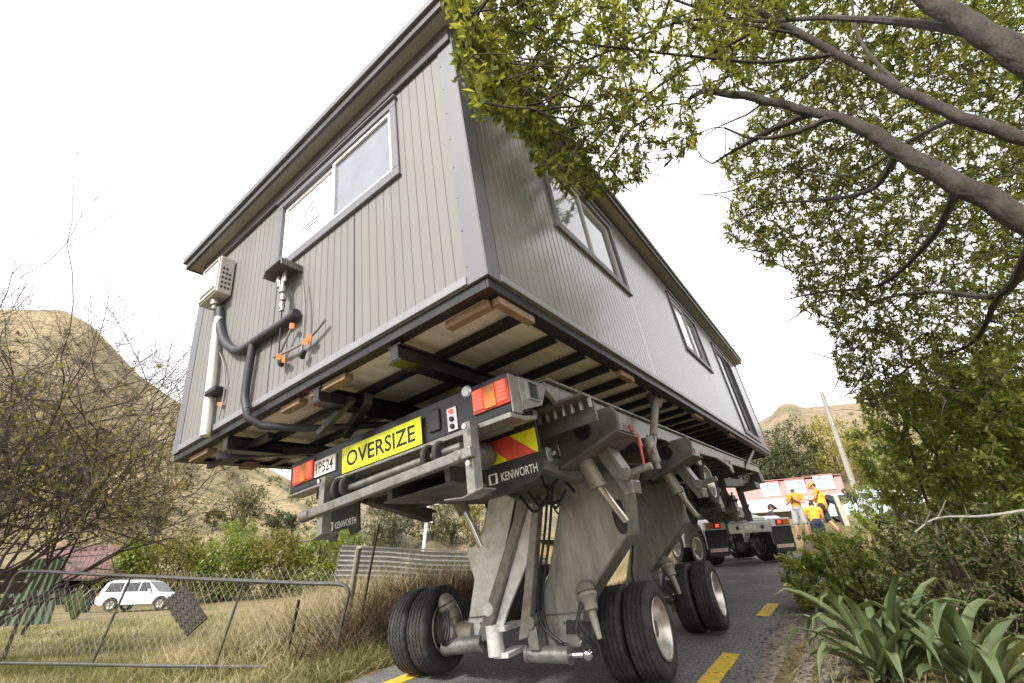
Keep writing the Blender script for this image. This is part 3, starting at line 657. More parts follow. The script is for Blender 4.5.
# rear board with its lights, sign and plates
mb = MB(); mb.prism([(.5, -.655), (.5, -.385), (.56, -.37), (.94, -.37), (.94, -.46), (.72, -.625), (.6, -.66)], 1, .31, 2.82); board = mb.build('rear_board', M['blackgloss'], trailer, .006)
mb = MB(); mb.prism([(.495, -.665), (.495, -.40), (.6, -.40), (.6, -.665)], 1, .296, .309); mb.prism([(.60, -.64), (.60, -.40), (.98, -.38), (.86, -.56)], 1, .29, .309); mb.build('end_cap', M['steel'], board, .003)
mb = MB(); mb.b2(.70, .82, .284, .29, -.535, -.42); mb.build('recessed_socket', M['blackgloss'], board)
mb = MB(); frame(mb, lambda u, n, z: (u, .29 - n, z), .69, .83, -.545, -.41, .012, 0, .012); mb.build('socket_rim', M['chrome'], board)
mb = MB(); mb.prism([(.47, -.70), (.47, -.665), (.62, -.668), (.78, -.64), (.78, -.67), (.62, -.70)], 1, .305, 1.02); mb.b2(.47, .62, 1.02, 2.80, -.69, -.668); mb.build('bumper_lip', M['steel'], board, .003)
def lamp(y0, z0, tilt=0):
    w = .29; mb = MB(); mb.b2(.486, .499, y0 - .01, y0 + w + .01, z0 - .012, z0 + .162); lp = mb.build('tail_lamp', M['lampoff'], board, .003)
    for a, m in ((0, 'lampred'), (.197, 'lampred')):
        q = MB()
        for r in range(5): q.b2(.476, .486, y0 + a + .008, y0 + a + .085, z0 + .012 + r * .028, z0 + .034 + r * .028)
        q.build('lit_red_segment', M[m], lp)
    q = MB(); q.b2(.478, .486, y0 + .098, y0 + .192, z0 + .0, z0 + .15); q.build('amber_segment', M['lampamber'], lp)
lamp(.315, -.585); lamp(2.455, -.59)
mb = MB(); mb.lathe([(0, .012), (.035, .012), (.045, 0), (.045, -.01)], Matrix.Translation((.497, .66, -.405)) @ Euler((0, R_(-90), 0)).to_matrix().to_4x4(), 14); mb.build('round_reflector', M['alu'], board)
mb = MB(); mb.b2(.488, .499, .765, .855, -.645, -.475); sp = mb.build('switch_plate', M['alu'], board, .004)
for z, m in ((-.505, 'lampred'), (-.56, 'blackgloss'), (-.612, 'blackgloss')):
    q = MB(); q.lathe([(0, .012), (.016, .012), (.02, 0)], Matrix.Translation((.488, .81, z)) @ Euler((0, R_(-90), 0)).to_matrix().to_4x4(), 10); q.build('indicator_light', M[m], sp)
mb = MB(); mb.b2(.482, .499, .925, 1.03, -.60, -.44); mb.build('socket_cover', M['blackgloss'], board, .006)
mb = MB(); mb.b2(.470, .482, 1.095, 2.015, -.66, -.455); sg = mb.build('oversize_sign', M['yellowsign'], board, .002); sg['label'] = 'yellow sign reading OVERSIZE in black capitals'
mb = MB(); add_text(mb, 'OVERSIZE', .80, .125, (.4685, 1.555, -.558), (0, -1, 0), (0, 0, 1), .018); mb.build('lettering', M['letter'], sg)
mb = MB(); mb.b2(.484, .499, 2.13, 2.425, -.60, -.46); pl = mb.build('number_plate', M['plate'], board, .002)
mb = MB(); add_text(mb, '1P524', .24, .095, (.4825, 2.278, -.53), (0, -1, 0), (0, 0, 1), .008); mb.build('lettering', M['letter'], pl)
# under-run bar and its brackets
mb = MB(); mb.beam((.36, 2.30, -.925), (.36, .55, -.865), .06, .066, (0, 0, 1)); bar = mb.build('underrun_bar', M['steel'], trailer, .008, 2)
mb = MB(); mb.tube([(.36, 2.36, -.928), (.36, 2.24, -.923)], .045, 10); mb.build('end_pin', M['steel'], bar); mb = MB(); mb.lathe([(0, .01), (.03, .01), (.04, 0)], Matrix.Translation((.329, .66, -.868)) @ Euler((0, R_(-90), 0)).to_matrix().to_4x4(), 12); mb.build('pin_head', M['steel'], bar)
for y in (.60, 2.14):
    mb = MB(); mb.beam((.42, y, -.66), (.40, y, -1.12), .085, .065, (0, 1, 0)); br = mb.build('bar_bracket', M['steel'], trailer, .005)
    mb = MB(); mb.prism([(y - .10, -1.09), (y + .05, -1.115), (y + .2, -1.10), (y + .2, -1.11), (y + .04, -1.127), (y - .10, -1.10)], 0, .33, .48); mb.build('foot_plate', M['steel'], br, .003)
    for z in (-.70, -.93): q = MB(); q.lathe([(0, .014), (.018, .014), (.02, 0)], Matrix.Translation((.345, y - .02, z)) @ Euler((0, R_(-90), 0)).to_matrix().to_4x4(), 8); q.build('bolt', M['chrome'], br)
for y in (.90, 1.90):
    for k in (0, .11):
        mb = MB(); a = Matrix.Translation((.46, y + k, -.785)) @ Euler((R_(90), 0, 0)).to_matrix().to_4x4()
        mb.lathe([(.075 + .02 * math.cos(t), .02 * math.sin(t)) for t in np.linspace(0, 6.283, 9)[:-1]], a, 20, True); mb.lathe([(0, .012), (.06, .012), (.06, -.012), (0, -.012)], a, 16); mb.build('roller', M['rubber'], trailer)
mb = MB(); mb.tube([(.46, 2.12, -.80), (.46, .72, -.775)], .027, 10); mb.build('roller_shaft', M['steel'], trailer)
mb = MB(); mb.beam((.66, 2.6, -.71), (.66, .45, -.68), .08, .06); mb.beam((1.02, 2.7, -.72), (1.02, .5, -.68), .12, .12); mb.build('under_frame', M['darksteel'], trailer, .006)
for y in (.75, 2.4): mb = MB(); mb.beam((1.0, y, -.74), (1.9, y - .1 * (1 if y < 1 else -1), -.92), .09, .13); mb.build('frame_rail', M['darksteel'], trailer, .005)
mb = MB(); mb.lathe([(0, -.12), (.07, -.12), (.095, -.08), (.095, .08), (.07, .12), (0, .12)], Matrix.Translation((.75, .82, -.79)) @ Euler((0, R_(90), 0)).to_matrix().to_4x4(), 16); mb.lathe([(0, .06), (.04, .06), (.04, -.2)], Matrix.Translation((.66, .95, -.80)) @ Euler((0, R_(-90), 0)).to_matrix().to_4x4(), 12); mb.build('coupling', M['darksteel'], trailer)
# mud flaps with the truck maker's word on them
def flap(y0, y1, z0, z1, x, stripe, lobed=False):
    w = y1 - y0; pts = [(y1, z1), (y0, z1)]
    if lobed: pts = [(y1, z1), (y0, z1), (y0, z0), (y0 + .13, z0 - .02), (y0 + .17, z0 + .05), (y0 + .3, z0 + .05), (y0 + .34, z0 - .03), (y1 - .06, z0 - .03), (y1, z0 + .02)]
    else:
        pts += [(y0 + .0, z0 + .1), (y0 + .02, z0 + .05), (y0 + .07, z0 + .02), (y1 - .1, z0 - .02), (y1 - .04, z0 + .0), (y1, z0 + .06)]
    mb = MB(); mb.prism(pts, 0, x, x + .014); f = mb.build('mud_flap', M['rubber'], trailer, .003)
    if stripe:
        za, zb = z0 + .2, z0 + .37; X = x - .0035
        mb = MB(); mb.b2(X, x - .001, y0 + .015, y1 - .0, za, zb); c = mb.build('reflective_stripe', M['yellowsign'], f)
        mb = MB(); mb.prism([(y1 - .04, zb), (y1 - .27, zb), (y0 + .03, za), (y0 + .28, za)], 0, X - .002, X); mb.build('red_band', M['redrefl'], c)
    mb = MB(); zt = z0 + .10; add_text(mb, 'KENWORTH', w * .62, .06, (x - .002, y0 + w * .40, zt), (0, -1, 0), (0, 0, 1), .012); mb.build('lettering', M['whiteletter'], f)
    mb = MB(); yb = y1 - .075; mb.prism([(yb + .04, zt - .035), (yb - .04, zt - .035), (yb - .04, zt + .04), (yb + .04, zt + .04)], 0, x - .003, x - .001); b = mb.build('badge', M['whiteletter'], f)
    mb = MB(); mb.prism([(yb + .018, zt - .03), (yb - .018, zt - .03), (yb - .024, zt + .03), (yb + .024, zt + .03)], 0, x - .0045, x - .0035); mb.build('badge_centre', M['letter'], b)
    mb = MB(); mb.b2(x - .001, x + .05, y0, y1, z1, z1 + .05); mb.build('flap_hanger', M['darksteel'], f, .004)
flap(.395, .905, -1.05, -.60, .90, True); flap(2.36, 2.86, -1.05, -.66, .90, False, True)
# pivot housings, gussets, bolts
for x in (1.62, 3.78):
    for s in (1, -1):
        yy = lambda y: y if s > 0 else 2 * YC - y
        mb = MB(); mb.prism([(yy(1.12), -.49), (yy(.10), -.49), (yy(.06), -.56), (yy(.08), -.70), (yy(.62), -.86), (yy(1.12), -.86)], 0, x, x + .05); mb.prism([(yy(.08), -.70), (yy(.62), -.86), (yy(.62), -.885), (yy(.06), -.72)], 0, x - .07, x + .4)
        h = mb.build('pivot_housing', M['darksteel'], trailer, .004)
        for y, z, r in ((.66, -.675, .045), (.38, -.61, .075)):
            q = MB(); q.lathe([(0, .003), (r * .85, .003), (r * .85, .018), (r, .018), (r * 1.1, 0)], Matrix.Translation((x - .001, yy(y), z)) @ Euler((0, R_(-90), 0)).to_matrix().to_4x4(), 18); q.build('housing_hole', M['black'], h)
for k in range(8):
    y = .62 - k * .075; mb = MB(); mb.tube([(1.22, y, -.50), (1.22, y, -.575)], .02, 8); mb.build('bolt', M['steel'], trailer)
mb = MB(); mb.b2(1.1, 1.34, .08, .7, -.5, -.48); mb.b2(1.3, 1.33, .1, 1.1, -.66, -.49); mb.build('bolt_plate', M['darksteel'], trailer)
def studs(i, pts, x, n, r=.012):
    for k in range(n):
        t = k / (n - 1); u, v = pts[0][0] + (pts[1][0] - pts[0][0]) * t, pts[0][1] + (pts[1][1] - pts[0][1]) * t; q = hpt(u, v, 0, x)
        mb = MB(); mb.lathe([(0, .012), (r * .8, .012), (r, .008), (r, 0)], Matrix.Translation(q) @ Euler((0, R_(-90), 0)).to_matrix().to_4x4(), 6); onleg(i, mb, 'bolt_head', 'steel')
# swinging legs
def leg_plate(pts, x, dx, t, m, name='leg'):
    P = [(p[0], p[1]) for p in yz(pts, x)]
    mb = MB(); mb.prism(P, 0, x + dx, x + dx + t); return mb.build(name, M[m], trailer, .012, 2)
RP = [(562, 480), (580, 474), (614, 470), (622, 476), (627, 535), (585, 600), (582, 640), (580, 648), (534, 648), (543, 600), (552, 550), (560, 500)]
R2P = [(634, 486), (660, 482), (677, 486), (682, 500), (685, 522), (651, 572), (655, 594), (624, 594), (632, 530)]
LP = [(488, 500), (505, 494), (517, 500), (514, 545), (498, 603), (488, 652), (464, 650), (474, 580), (466, 551), (477, 544), (485, 528)]
LP2 = [(486, 508), (512, 508), (508, 545), (492, 600), (486, 618), (472, 618), (478, 560)]
legs = [leg_plate(RP, 2.02, 0, .26, 'arm'), leg_plate(R2P, 4.2, 0, .26, 'arm'), leg_plate(LP, 2.0, 0, .2, 'armwhite'), leg_plate(LP2, 4.2, 0, .34, 'arm')]
def onleg(i, mb, name, m, bev=0): return mb.build(name, M[m], legs[i], bev)
for i, x, pts in ((0, 2.0, ((566, 620), (590, 622), (590, 634), (566, 634))),):
    mb = MB(); mb.prism(yz(pts, x), 0, x + .0, x + .018); onleg(i, mb, 'access_slot', 'black')
for i, x, dl in ((0, 1.80, 0), (1, 3.97, 2.17), (2, 1.80, 0)):
    s = 1 if i < 2 else -1
    yy = lambda y: y if s > 0 else 2 * YC - y + .0
    if s < 0:
        mb = MB(); mb.tube([(x - .1, 1.97, -.7), (x - .05, 1.87, -1.0)], [.06, .065], 12); onleg(i, mb, 'lift_cylinder', 'cyl'); mb = MB(); mb.tube([(x - .05, 1.87, -.98), (x + .05, 1.80, -1.32)], .03, 10); onleg(i, mb, 'lift_rod', 'chrome'); continue
    mb = MB(); mb.tube([(x - .06, yy(.54), -.66), (x - .03, yy(.43), -1.04)], [.062, .07], 14); mb.tube([(x - .03, yy(.43), -1.04), (x - .03, yy(.425), -1.07)], .078, 14); onleg(i, mb, 'lift_cylinder', 'cyl')
    mb = MB(); mb.tube([(x - .03, yy(.43), -1.03), (x + .19, yy(.36), -1.34)], .032, 10); onleg(i, mb, 'lift_rod', 'chrome')
    mb = MB(); mb.prism([(yy(.44), -.68), (yy(.33), -.64), (yy(.15), -1.08), (yy(.16), -1.17), (yy(.22), -1.17)], 0, x - .02, x + .02); mb.prism([(yy(.33), -.64), (yy(.31), -.64), (yy(.13), -1.08), (yy(.14), -1.17), (yy(.16), -1.17)], 0, x - .04, x + .14); onleg(i, mb, 'gusset', 'steel', .005)
    mb = MB(); mb.tube([(x - .08, yy(.16), -1.02), (x + .12, yy(.16), -1.02)], .05, 10); mb.tube([(x - .02, yy(.2), -1.02), (x - .02, yy(-.05), -1.0)], .03, 8); onleg(i, mb, 'pivot_pin', 'steel')
    mb = MB(); mb.lathe([(0, 0), (.05, 0), (.07, .004), (.07, .02)], Matrix.Translation((x + .2, yy(.40), -1.30)) @ Euler((0, R_(-90), 0)).to_matrix().to_4x4() @ Matrix.Diagonal((2.0, .8, 1, 1)), 14); onleg(i, mb, 'rod_slot', 'black')
def skylit_side(i, px, x, t):  # added strips whose steel colour stands in for skylight on the leg sides
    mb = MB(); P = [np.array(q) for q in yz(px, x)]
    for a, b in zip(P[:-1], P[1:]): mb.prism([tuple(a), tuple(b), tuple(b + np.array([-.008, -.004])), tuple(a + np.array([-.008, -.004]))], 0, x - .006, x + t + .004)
    onleg(i, mb, 'skylit_side', 'steel', .002)
skylit_side(0, [(622, 477), (627, 535), (585, 600)], 2.02, .26); skylit_side(1, [(682, 500), (685, 522), (651, 572)], 4.2, .26)
# seams, links and hoses on the legs
mb = MB(); P = yz([(522, 499), (530, 500), (489, 640), (478, 642)], 1.94); mb.prism(P, 0, 1.90, 1.97); onleg(2, mb, 'push_link', 'steel', .006)
mb = MB(); P = yz([(530, 503), (538, 506), (537, 541), (508, 612), (498, 648), (490, 648)], 1.97); mb.prism(P, 0, 1.955, 1.985); onleg(2, mb, 'side_plate', 'armwhite', .004)
mb = MB(); P = yz([(535, 500), (541, 500), (531, 636), (521, 640)], 1.90); mb.prism(P, 0, 1.86, 1.95); onleg(0, mb, 'push_link', 'steel', .005)
for i, px, x in ((0, [(548, 484), (545, 530), (538, 590), (541, 622), (556, 640), (568, 645)], 1.95), (0, [(553, 482), (549, 540), (543, 595), (547, 628), (562, 643)], 1.92), (2, [(516, 500), (506, 550), (494, 605), (484, 640)], 1.96), (1, [(632, 500), (633, 540), (632, 575), (640, 590)], 4.1), (0, [(540, 470), (548, 490), (560, 478), (575, 492)], 1.85), (2, [(520, 496), (535, 512), (548, 497), (556, 508), (566, 490)], 1.8), (2, [(528, 492), (541, 506), (552, 494)], 1.75)):
    Q = spline([(*hpt(u, v, 0, x), .014) for u, v in px], 5); mb = MB(); mb.tube([q[:3] for q in Q], .0125, 7); onleg(i, mb, 'hose', 'hose')
for i, pts, x in ((0, [(536, 616), (587, 612)], 2.012), (2, [(468, 618), (508, 614)], 1.99), (1, [(628, 582), (660, 580)], 4.19)):
    a, b = hpt(*pts[0], 0, x), hpt(*pts[1], 0, x); mb = MB(); mb.beam(a, b, .01, .012); onleg(i, mb, 'weld_seam', 'darksteel')
studs(0, ((548, 624), (580, 621)), 2.018, 5); studs(2, ((472, 625), (490, 622)), 1.998, 3); studs(0, ((575, 482), (612, 479)), 2.018, 6); studs(1, ((640, 492), (676, 492)), 4.198, 5, .016)
def ram(i, u0, v0, u1, v1, u2, v2, x, r):
    a, b, c = hpt(u0, v0, 0, x), hpt(u1, v1, 0, x), hpt(u2, v2, 0, x)
    mb = MB(); mb.tube([a, b], r, 14); mb.tube([b, b + (c - b) * .06], r * 1.12, 14); mb.tube([a, a + (b - a) * .06], r * 1.12, 14); onleg(i, mb, 'steering_ram', 'steel')
    mb = MB(); mb.tube([b, c], r * .4, 9); mb.ball(c, r * .75, 10); onleg(i, mb, 'ram_rod', 'chrome')
    return a, b, c
ram(2, 484, 643, 447, 647, 434, 648, 1.93, .07); ram(0, 528, 654, 570, 655, 588, 654, 1.95, .062); ram(1, 640, 597, 662, 597, 672, 597, 4.1, .055); 
a = hpt(495, 640, 0, 1.95); mb = MB(); mb.tube([a + np.array([0, 0, .12]), a - np.array([0, 0, .12])], .075, 14); mb.b2(a[0] - .02, a[0] + .3, a[1] - .14, a[1] + .02, a[2] - .14, a[2] - .1); mb.b2(a[0] - .02, a[0] + .3, a[1] - .14, a[1] + .02, a[2] + .06, a[2] + .1); mb.tube([a + np.array([-.06, 0, .25]), a + np.array([.06, 0, .25])], .06, 12); onleg(2, mb, 'clevis', 'armwhite', .004)
a = hpt(532, 622, 0, 1.9); mb = MB(); mb.tube([a + np.array([-.05, 0, 0]), a + np.array([.1, 0, 0])], .05, 12); mb.b2(a[0] - .03, a[0] + .1, a[1] - .05, a[1] + .05, a[2] - .2, a[2] - .03); onleg(0, mb, 'clevis', 'steel', .004)
def chamber(i, c, s):
    m = Matrix.Translation(c) @ Euler((R_(-14), R_(12) * s, 0)).to_matrix().to_4x4()
    mb = MB(); mb.lathe([(0, .125), (.03, .12), (.055, .1), (.075, .075), (.085, .04), (.07, .03), (.09, .02), (.09, -.0), (.065, -.03), (.06, -.1), (.035, -.11), (.03, -.2), (.02, -.3), (0, -.3)], m, 16); b = onleg(i, mb, 'brake_chamber', 'cyl')
    mb = MB()
    for k in range(3):
        o = Vector(c) + Vector((-.05, .02 * k * s, -.02))
        Q = spline([(*o, .01), (o.x - .06, o.y + .05 * s, o.z - .12 - .04 * k, .01), (o.x - .02, o.y - .04 * s, o.z - .3, .01), (o.x + .08, o.y + .03 * s, o.z - .38 + .05 * k, .01)], 5); mb.tube([q[:3] for q in Q], .011, 6)
    mb.build('brake_hose', M['hose'], legs[i]); return b
chamber(0, hpt(587, 597, 0, 1.95), 1); chamber(2, hpt(448, 607, 0, 1.95), -1); chamber(1, hpt(668, 567, 0, 4.1), 1)
# wheels: pairs of tyres
def tyre_geo():
    R, n = .435, 60
    prof = [(.262, -.085), (.275, -.11), (.33, -.135), (.375, -.138), (.412, -.125), (.43, -.112)]
    for g in (-.075, -.025, .025, .075): prof += [(.435, g - .014), (.435, g - .007), (.424, g - .005), (.424, g + .005), (.435, g + .007), (.435, g + .014)]
    prof += [(.43, .112), (.412, .125), (.375, .138), (.33, .135), (.275, .11), (.262, .085)]
    V = []; F = []; k = len(prof)
    for i in range(n * 2):
        a = math.pi * i / n; z = .007 if i % 2 else -.007
        for r, h in prof:
            zz = z if r >= .4235 and abs(h) < .1 else 0
            rr = r - (.006 if (.405 < r < .432 and i % 4 < 2 and abs(h) > .1) else 0)
            V.append((rr * math.cos(a), rr * math.sin(a), h + zz))
    for i in range(n * 2):
        for j in range(k - 1): F.append((i * k + j, ((i + 1) % (2 * n)) * k + j, ((i + 1) % (2 * n)) * k + j + 1, i * k + j + 1))
    return V, F
TG = tyre_geo(); TYM = None
I4 = Matrix.Identity(4)
def wheel(parent, mloc, both=True, side=1):
    """axis = local Z pointing outward"""
    global TYM
    mb = MB(); mb.lathe([(0, -.34), (.10, -.34), (.13, -.30), (.205, -.28), (.21, -.10), (.12, -.08), (.11, .16), (.085, .19), (.07, .21), (0, .21)], I4, 24)
    for k in range(10):
        t = k * .628; mb.tube([(.165 * math.cos(t), .165 * math.sin(t), .09), (.165 * math.cos(t), .165 * math.sin(t), .135)], .014, 6)
    w = mb.build('wheel', M['darksteel'], parent, mtx=mloc)
    for h in ((-.146, .146) if both else (.165,)):
        if TYM is None:
            t = MB(); t.add(TG[0], TG[1], True); o = t.build('tyre', M['rubber'], w, mtx=Matrix.Translation((0, 0, h))); TYM = o.data
        else:
            o = bpy.data.objects.new('tyre', TYM); COL.objects.link(o); o.parent = w; o.matrix_local = Matrix.Translation((0, 0, h)) @ Matrix.Rotation(random.random() * 6, 4, 'Z')
    mb = MB(); mb.lathe([(.272, .268), (.285, .275), (.28, .283), (.262, .28), (.25, .262), (.245, .2), (.225, .15), (.215, .11), (.20, .095), (.12, .10), (.112, .13)], I4, 36)
    mb.lathe([(.25, .26), (.25, .06), (.272, .05)], I4, 36)
    if both: mb.lathe([(.272, -.268), (.28, -.275), (.262, -.28), (.25, -.26), (.24, -.07), (.272, -.06)], I4, 36)
    mb.build('rim', M['rim'], w); return w
WS = .86
WXY = (((-1.885, 4.55), 1), ((-1.86, 6.55), 1), ((-3.85, 3.92), -1), ((-3.85, 5.95), -1))
def wmat(x, y, out, lift=0., camber=0.):
    s = .136; c = 1 / math.sqrt(1 + s * s)
    z = gzf(x, y) + WS * .436 / c + .02 + lift
    ax = Vector(RW @ np.array([0, -1., 0])) * out; ax.rotate(Quaternion((0, 0, 1), R_(4))); m = ax.to_track_quat('Z', 'Y').to_matrix().to_4x4(); m.translation = (x, y, z)
    return HMI @ m @ Matrix.Scale(WS, 4)
for (x, y), o in WXY: wheel(trailer, wmat(x, y, o))
lw = Matrix.Translation((5.95, .70, -.84)) @ Euler((R_(90), 0, 0)).to_matrix().to_4x4() @ Matrix.Scale(.86, 4)
wheel(trailer, lw); wheel(trailer, Matrix.Translation((5.95, 2.41, -.86)) @ Euler((R_(-90), 0, 0)).to_matrix().to_4x4())
mb = MB(); mb.beam((5.95, 1.0, -.86), (5.95, 2.1, -.86), .2, .18); mb.beam((5.2, 1.1, -.55), (5.95, 1.1, -.86), .12, .2); mb.build('lift_axle', M['darksteel'], trailer, .01)
# stub axles joining legs and wheels
for (x, y), o in WXY:
    z = gzf(x, y) + .38; a = HMI @ Vector((x - o * .28, y, z)); b = HMI @ Vector((x - o * .62, y, z + .02))
    mb = MB(); mb.tube([a, b], .10, 14); mb.beam(a + Vector((0, 0, -.16)), a + Vector((0, 0, .2)), .16, .12); mb.build('stub_axle', M['cyl'], trailer)
# load binders between cabin and deck, front neck down to the truck
mb = MB(); mb.tube([(3.17, .15, -.13), (2.72, .15, -.60)], .04, 8); mb.tube([(3.1, .12, -.2), (3.25, .2, -.06)], .06, 8); mb.beam((2.72, .15, -.6), (2.5, .15, -.78), .06, .04); mb.build('load_binder', M['cyl'], trailer)
mb = MB(); mb.tube([(2.55, .17, -.62), (2.6, .17, -.86)], .055, 12); mb.tube([(2.6, .17, -.84), (2.62, .17, -.92)], .035, 10); mb.build('hanging_cylinder', M['steel'], trailer)
mb = MB(); mb.tube([(2.3, .16, -.62), (2.2, .15, -.95)], .012, 6); mb.build('safety_strap', M['redrefl'], trailer)
mb = MB(); mb.beam((9.75, .15, -.05), (8.6, .3, -.52), .06, .06); mb.beam((10.4, .5, -.15), (9.7, .5, -.5), .08, .08); mb.build('load_binder', M['cyl'], trailer)
mb = MB(); mb.beam((9.2, .95, -.55), (10.3, 1.1, -1.4), .10, .12); mb.beam((9.9, .75, -.5), (10.7, .9, -1.45), .14, .1); mb.build('front_leg', M['steel'], trailer, .01)
mb = MB(); mb.beam((8.2, .75, -.72), (10.9, .55, -.68), .16, .16); mb.b2(9.6, 10.2, .35, .75, -.86, -.72); mb.b2(10.2, 10.7, .28, .5, -.72, -.52); mb.build('front_frame', M['darksteel'], trailer, .01)
mb = MB(); mb.prism([(9.8, -.50), (9.8, -.9), (11.2, -1.35), (13.2, -1.42), (13.2, -1.2), (11.4, -1.05), (10.6, -.5)], 1, 1.2, 1.93); mb.build('gooseneck', M['darksteel'], trailer, .01)
mb = MB()
for k in range(9):
    p = (8.0 + k * .3, .8 + .14 * (k % 4), -.75 - .03 * k); Q = spline([(*p, .02), (p[0] + .25, p[1] + .15, p[2] - .22, .02), (p[0] + .6, p[1] + .05, p[2] - .12, .02), (p[0] + .8, p[1] + .3, p[2] - .4, .02)], 4); mb.tube([q[:3] for q in Q], .018, 6)
mb.build('hydraulic_hose', M['hose'], trailer)
for k in range(26):                                     # pipes and hoses slung under the deck
    p = np.array([rng.uniform(1.0, 4.6), rng.uniform(.35, 2.5), rng.uniform(-.92, -.5)]); q = p + np.array([rng.uniform(.2, .8), rng.uniform(-.35, .35), rng.uniform(-.12, .1)])
    mb = MB(); mb.tube(curve(p, q, .25, 7), rng.uniform(.010, .022), 6); mb.build('hydraulic_hose', M['hose'] if k % 3 else M['steel'], trailer)
for k in range(12):
    p = np.array([rng.uniform(1.1, 4.4), rng.uniform(.4, 1.2), rng.uniform(-.85, -.52)]); mb = MB(); s_ = rng.uniform(.03, .08, 3); mb.b2(p[0] - s_[0], p[0] + s_[0], p[1] - s_[1], p[1] + s_[1], p[2] - s_[2], p[2] + s_[2]); mb.tube([p - [0, s_[1] + .05, 0], p + [0, s_[1] + .05, 0]], .018, 7); mb.build('valve_block', M[('steel', 'darksteel', 'cyl')[k % 3]], trailer, .006)
mb = MB()
for k in range(6): mb.b2(8.2 + k * .5, 8.5 + k * .5, .9 + .1 * (k % 3), 1.18, -1.1 - .05 * k, -.8 - .03 * k)
mb.build('valve_block', M['steel'], trailer, .01)

# ------------------------------------------------------------------ road wheels and simple vehicles
def road_wheel(parent, mloc, R=.36, w=.24, rimm='rim', spokes=0):
    mb = MB(); k = R / .435
    mb.lathe([(R * .62, -w * .42), (R * .8, -w * .52), (R * .95, -w * .48), (R, -w * .38), (R, w * .38), (R * .95, w * .48), (R * .8, w * .52), (R * .62, w * .42)], I4, 28); t = mb.build('wheel', M['rubber'], parent, mtx=mloc)
    mb = MB(); mb.lathe([(0, w * .3), (R * .15, w * .32), (R * .2, w * .26), (R * .58, w * .3), (R * .64, w * .44), (R * .64, -w * .4), (0, -w * .3)], I4, 24); mb.build('rim', M[rimm], t)
    if spokes:
        mb = MB()
        for a in range(spokes): mb.beam((0, 0, w * .36), (R * .6 * math.cos(a * 6.283 / spokes), R * .6 * math.sin(a * 6.283 / spokes), w * .36), R * .14, .02)
        mb.build('spoke', M['darksteel'], t)
    return t
def pitchm(x, y, rz):
    """stand something on the sloping ground at x, y with heading rz (0 = +Y)"""
    e = .8; z = gzf(x, y); n = Vector((-(gzf(x + e, y) - gzf(x - e, y)) / (2 * e), -(gzf(x, y + e) - gzf(x, y - e)) / (2 * e), 1)).normalized()
    f = Vector((-math.sin(rz), math.cos(rz), 0)); f = (f - n * f.dot(n)).normalized(); r = f.cross(n)
    m = Matrix((r, f, n)).transposed().to_4x4(); m.translation = (x, y, z); return m

# tractor unit (frame: x right, y forward, origin on the road under its tail)
truck = empty('tractor_truck', mtx=pitchm(-2.42, 14.35, R_(42)), label='white tractor truck with ramped deck and silver mudguards under the cabin front', cat='truck')
mb = MB(); mb.b2(-.44, -.36, .1, 6.4, .82, 1.08); mb.b2(.36, .44, .1, 6.4, .82, 1.08); mb.build('chassis', M['darksteel'], truck, .005)
mb = MB(); mb.b2(-.62, .62, .02, .16, .80, 1.06); mb.prism([(-.62, 1.06), (-.5, 1.12), (.5, 1.12), (.62, 1.06)], 1, .05, .15); rbm = mb.build('rear_beam', M['alu'], truck, .008)
mb = MB(); mb.b2(-.17, .17, .012, .02, .88, .98); mb.build('number_plate', M['plate'], rbm)
for x in (-.36, .36): q = MB(); q.lathe([(0, .01), (.045, .01), (.05, 0)], Matrix.Translation((x, .02, .93)) @ Euler((R_(90), 0, 0)).to_matrix().to_4x4(), 12); q.build('round_lamp', M['black'], rbm)
mb = MB(); mb.prism([(.12, 1.10), (.12, 1.16), (1.1, 1.34), (1.1, 1.10)], 0, -.56, .56); mb.build('ramp', M['checker'], truck, .006)
def fender(x0, x1, yc):
    R = .60; prof = []
    for a in np.linspace(-8, 188, 15): prof.append((yc - R * 1.08 * math.cos(R_(a)), .56 + min(R * math.sin(R_(a)) * 1.12, .62)))
    inn = [(yc + (p[0] - yc) * .96, .56 + (p[1] - .56) * .96) for p in prof][::-1]
    mb = MB(); mb.prism(prof + inn, 0, x0, x1); f = mb.build('mudguard', M['whitepaint'], truck, .004); return f
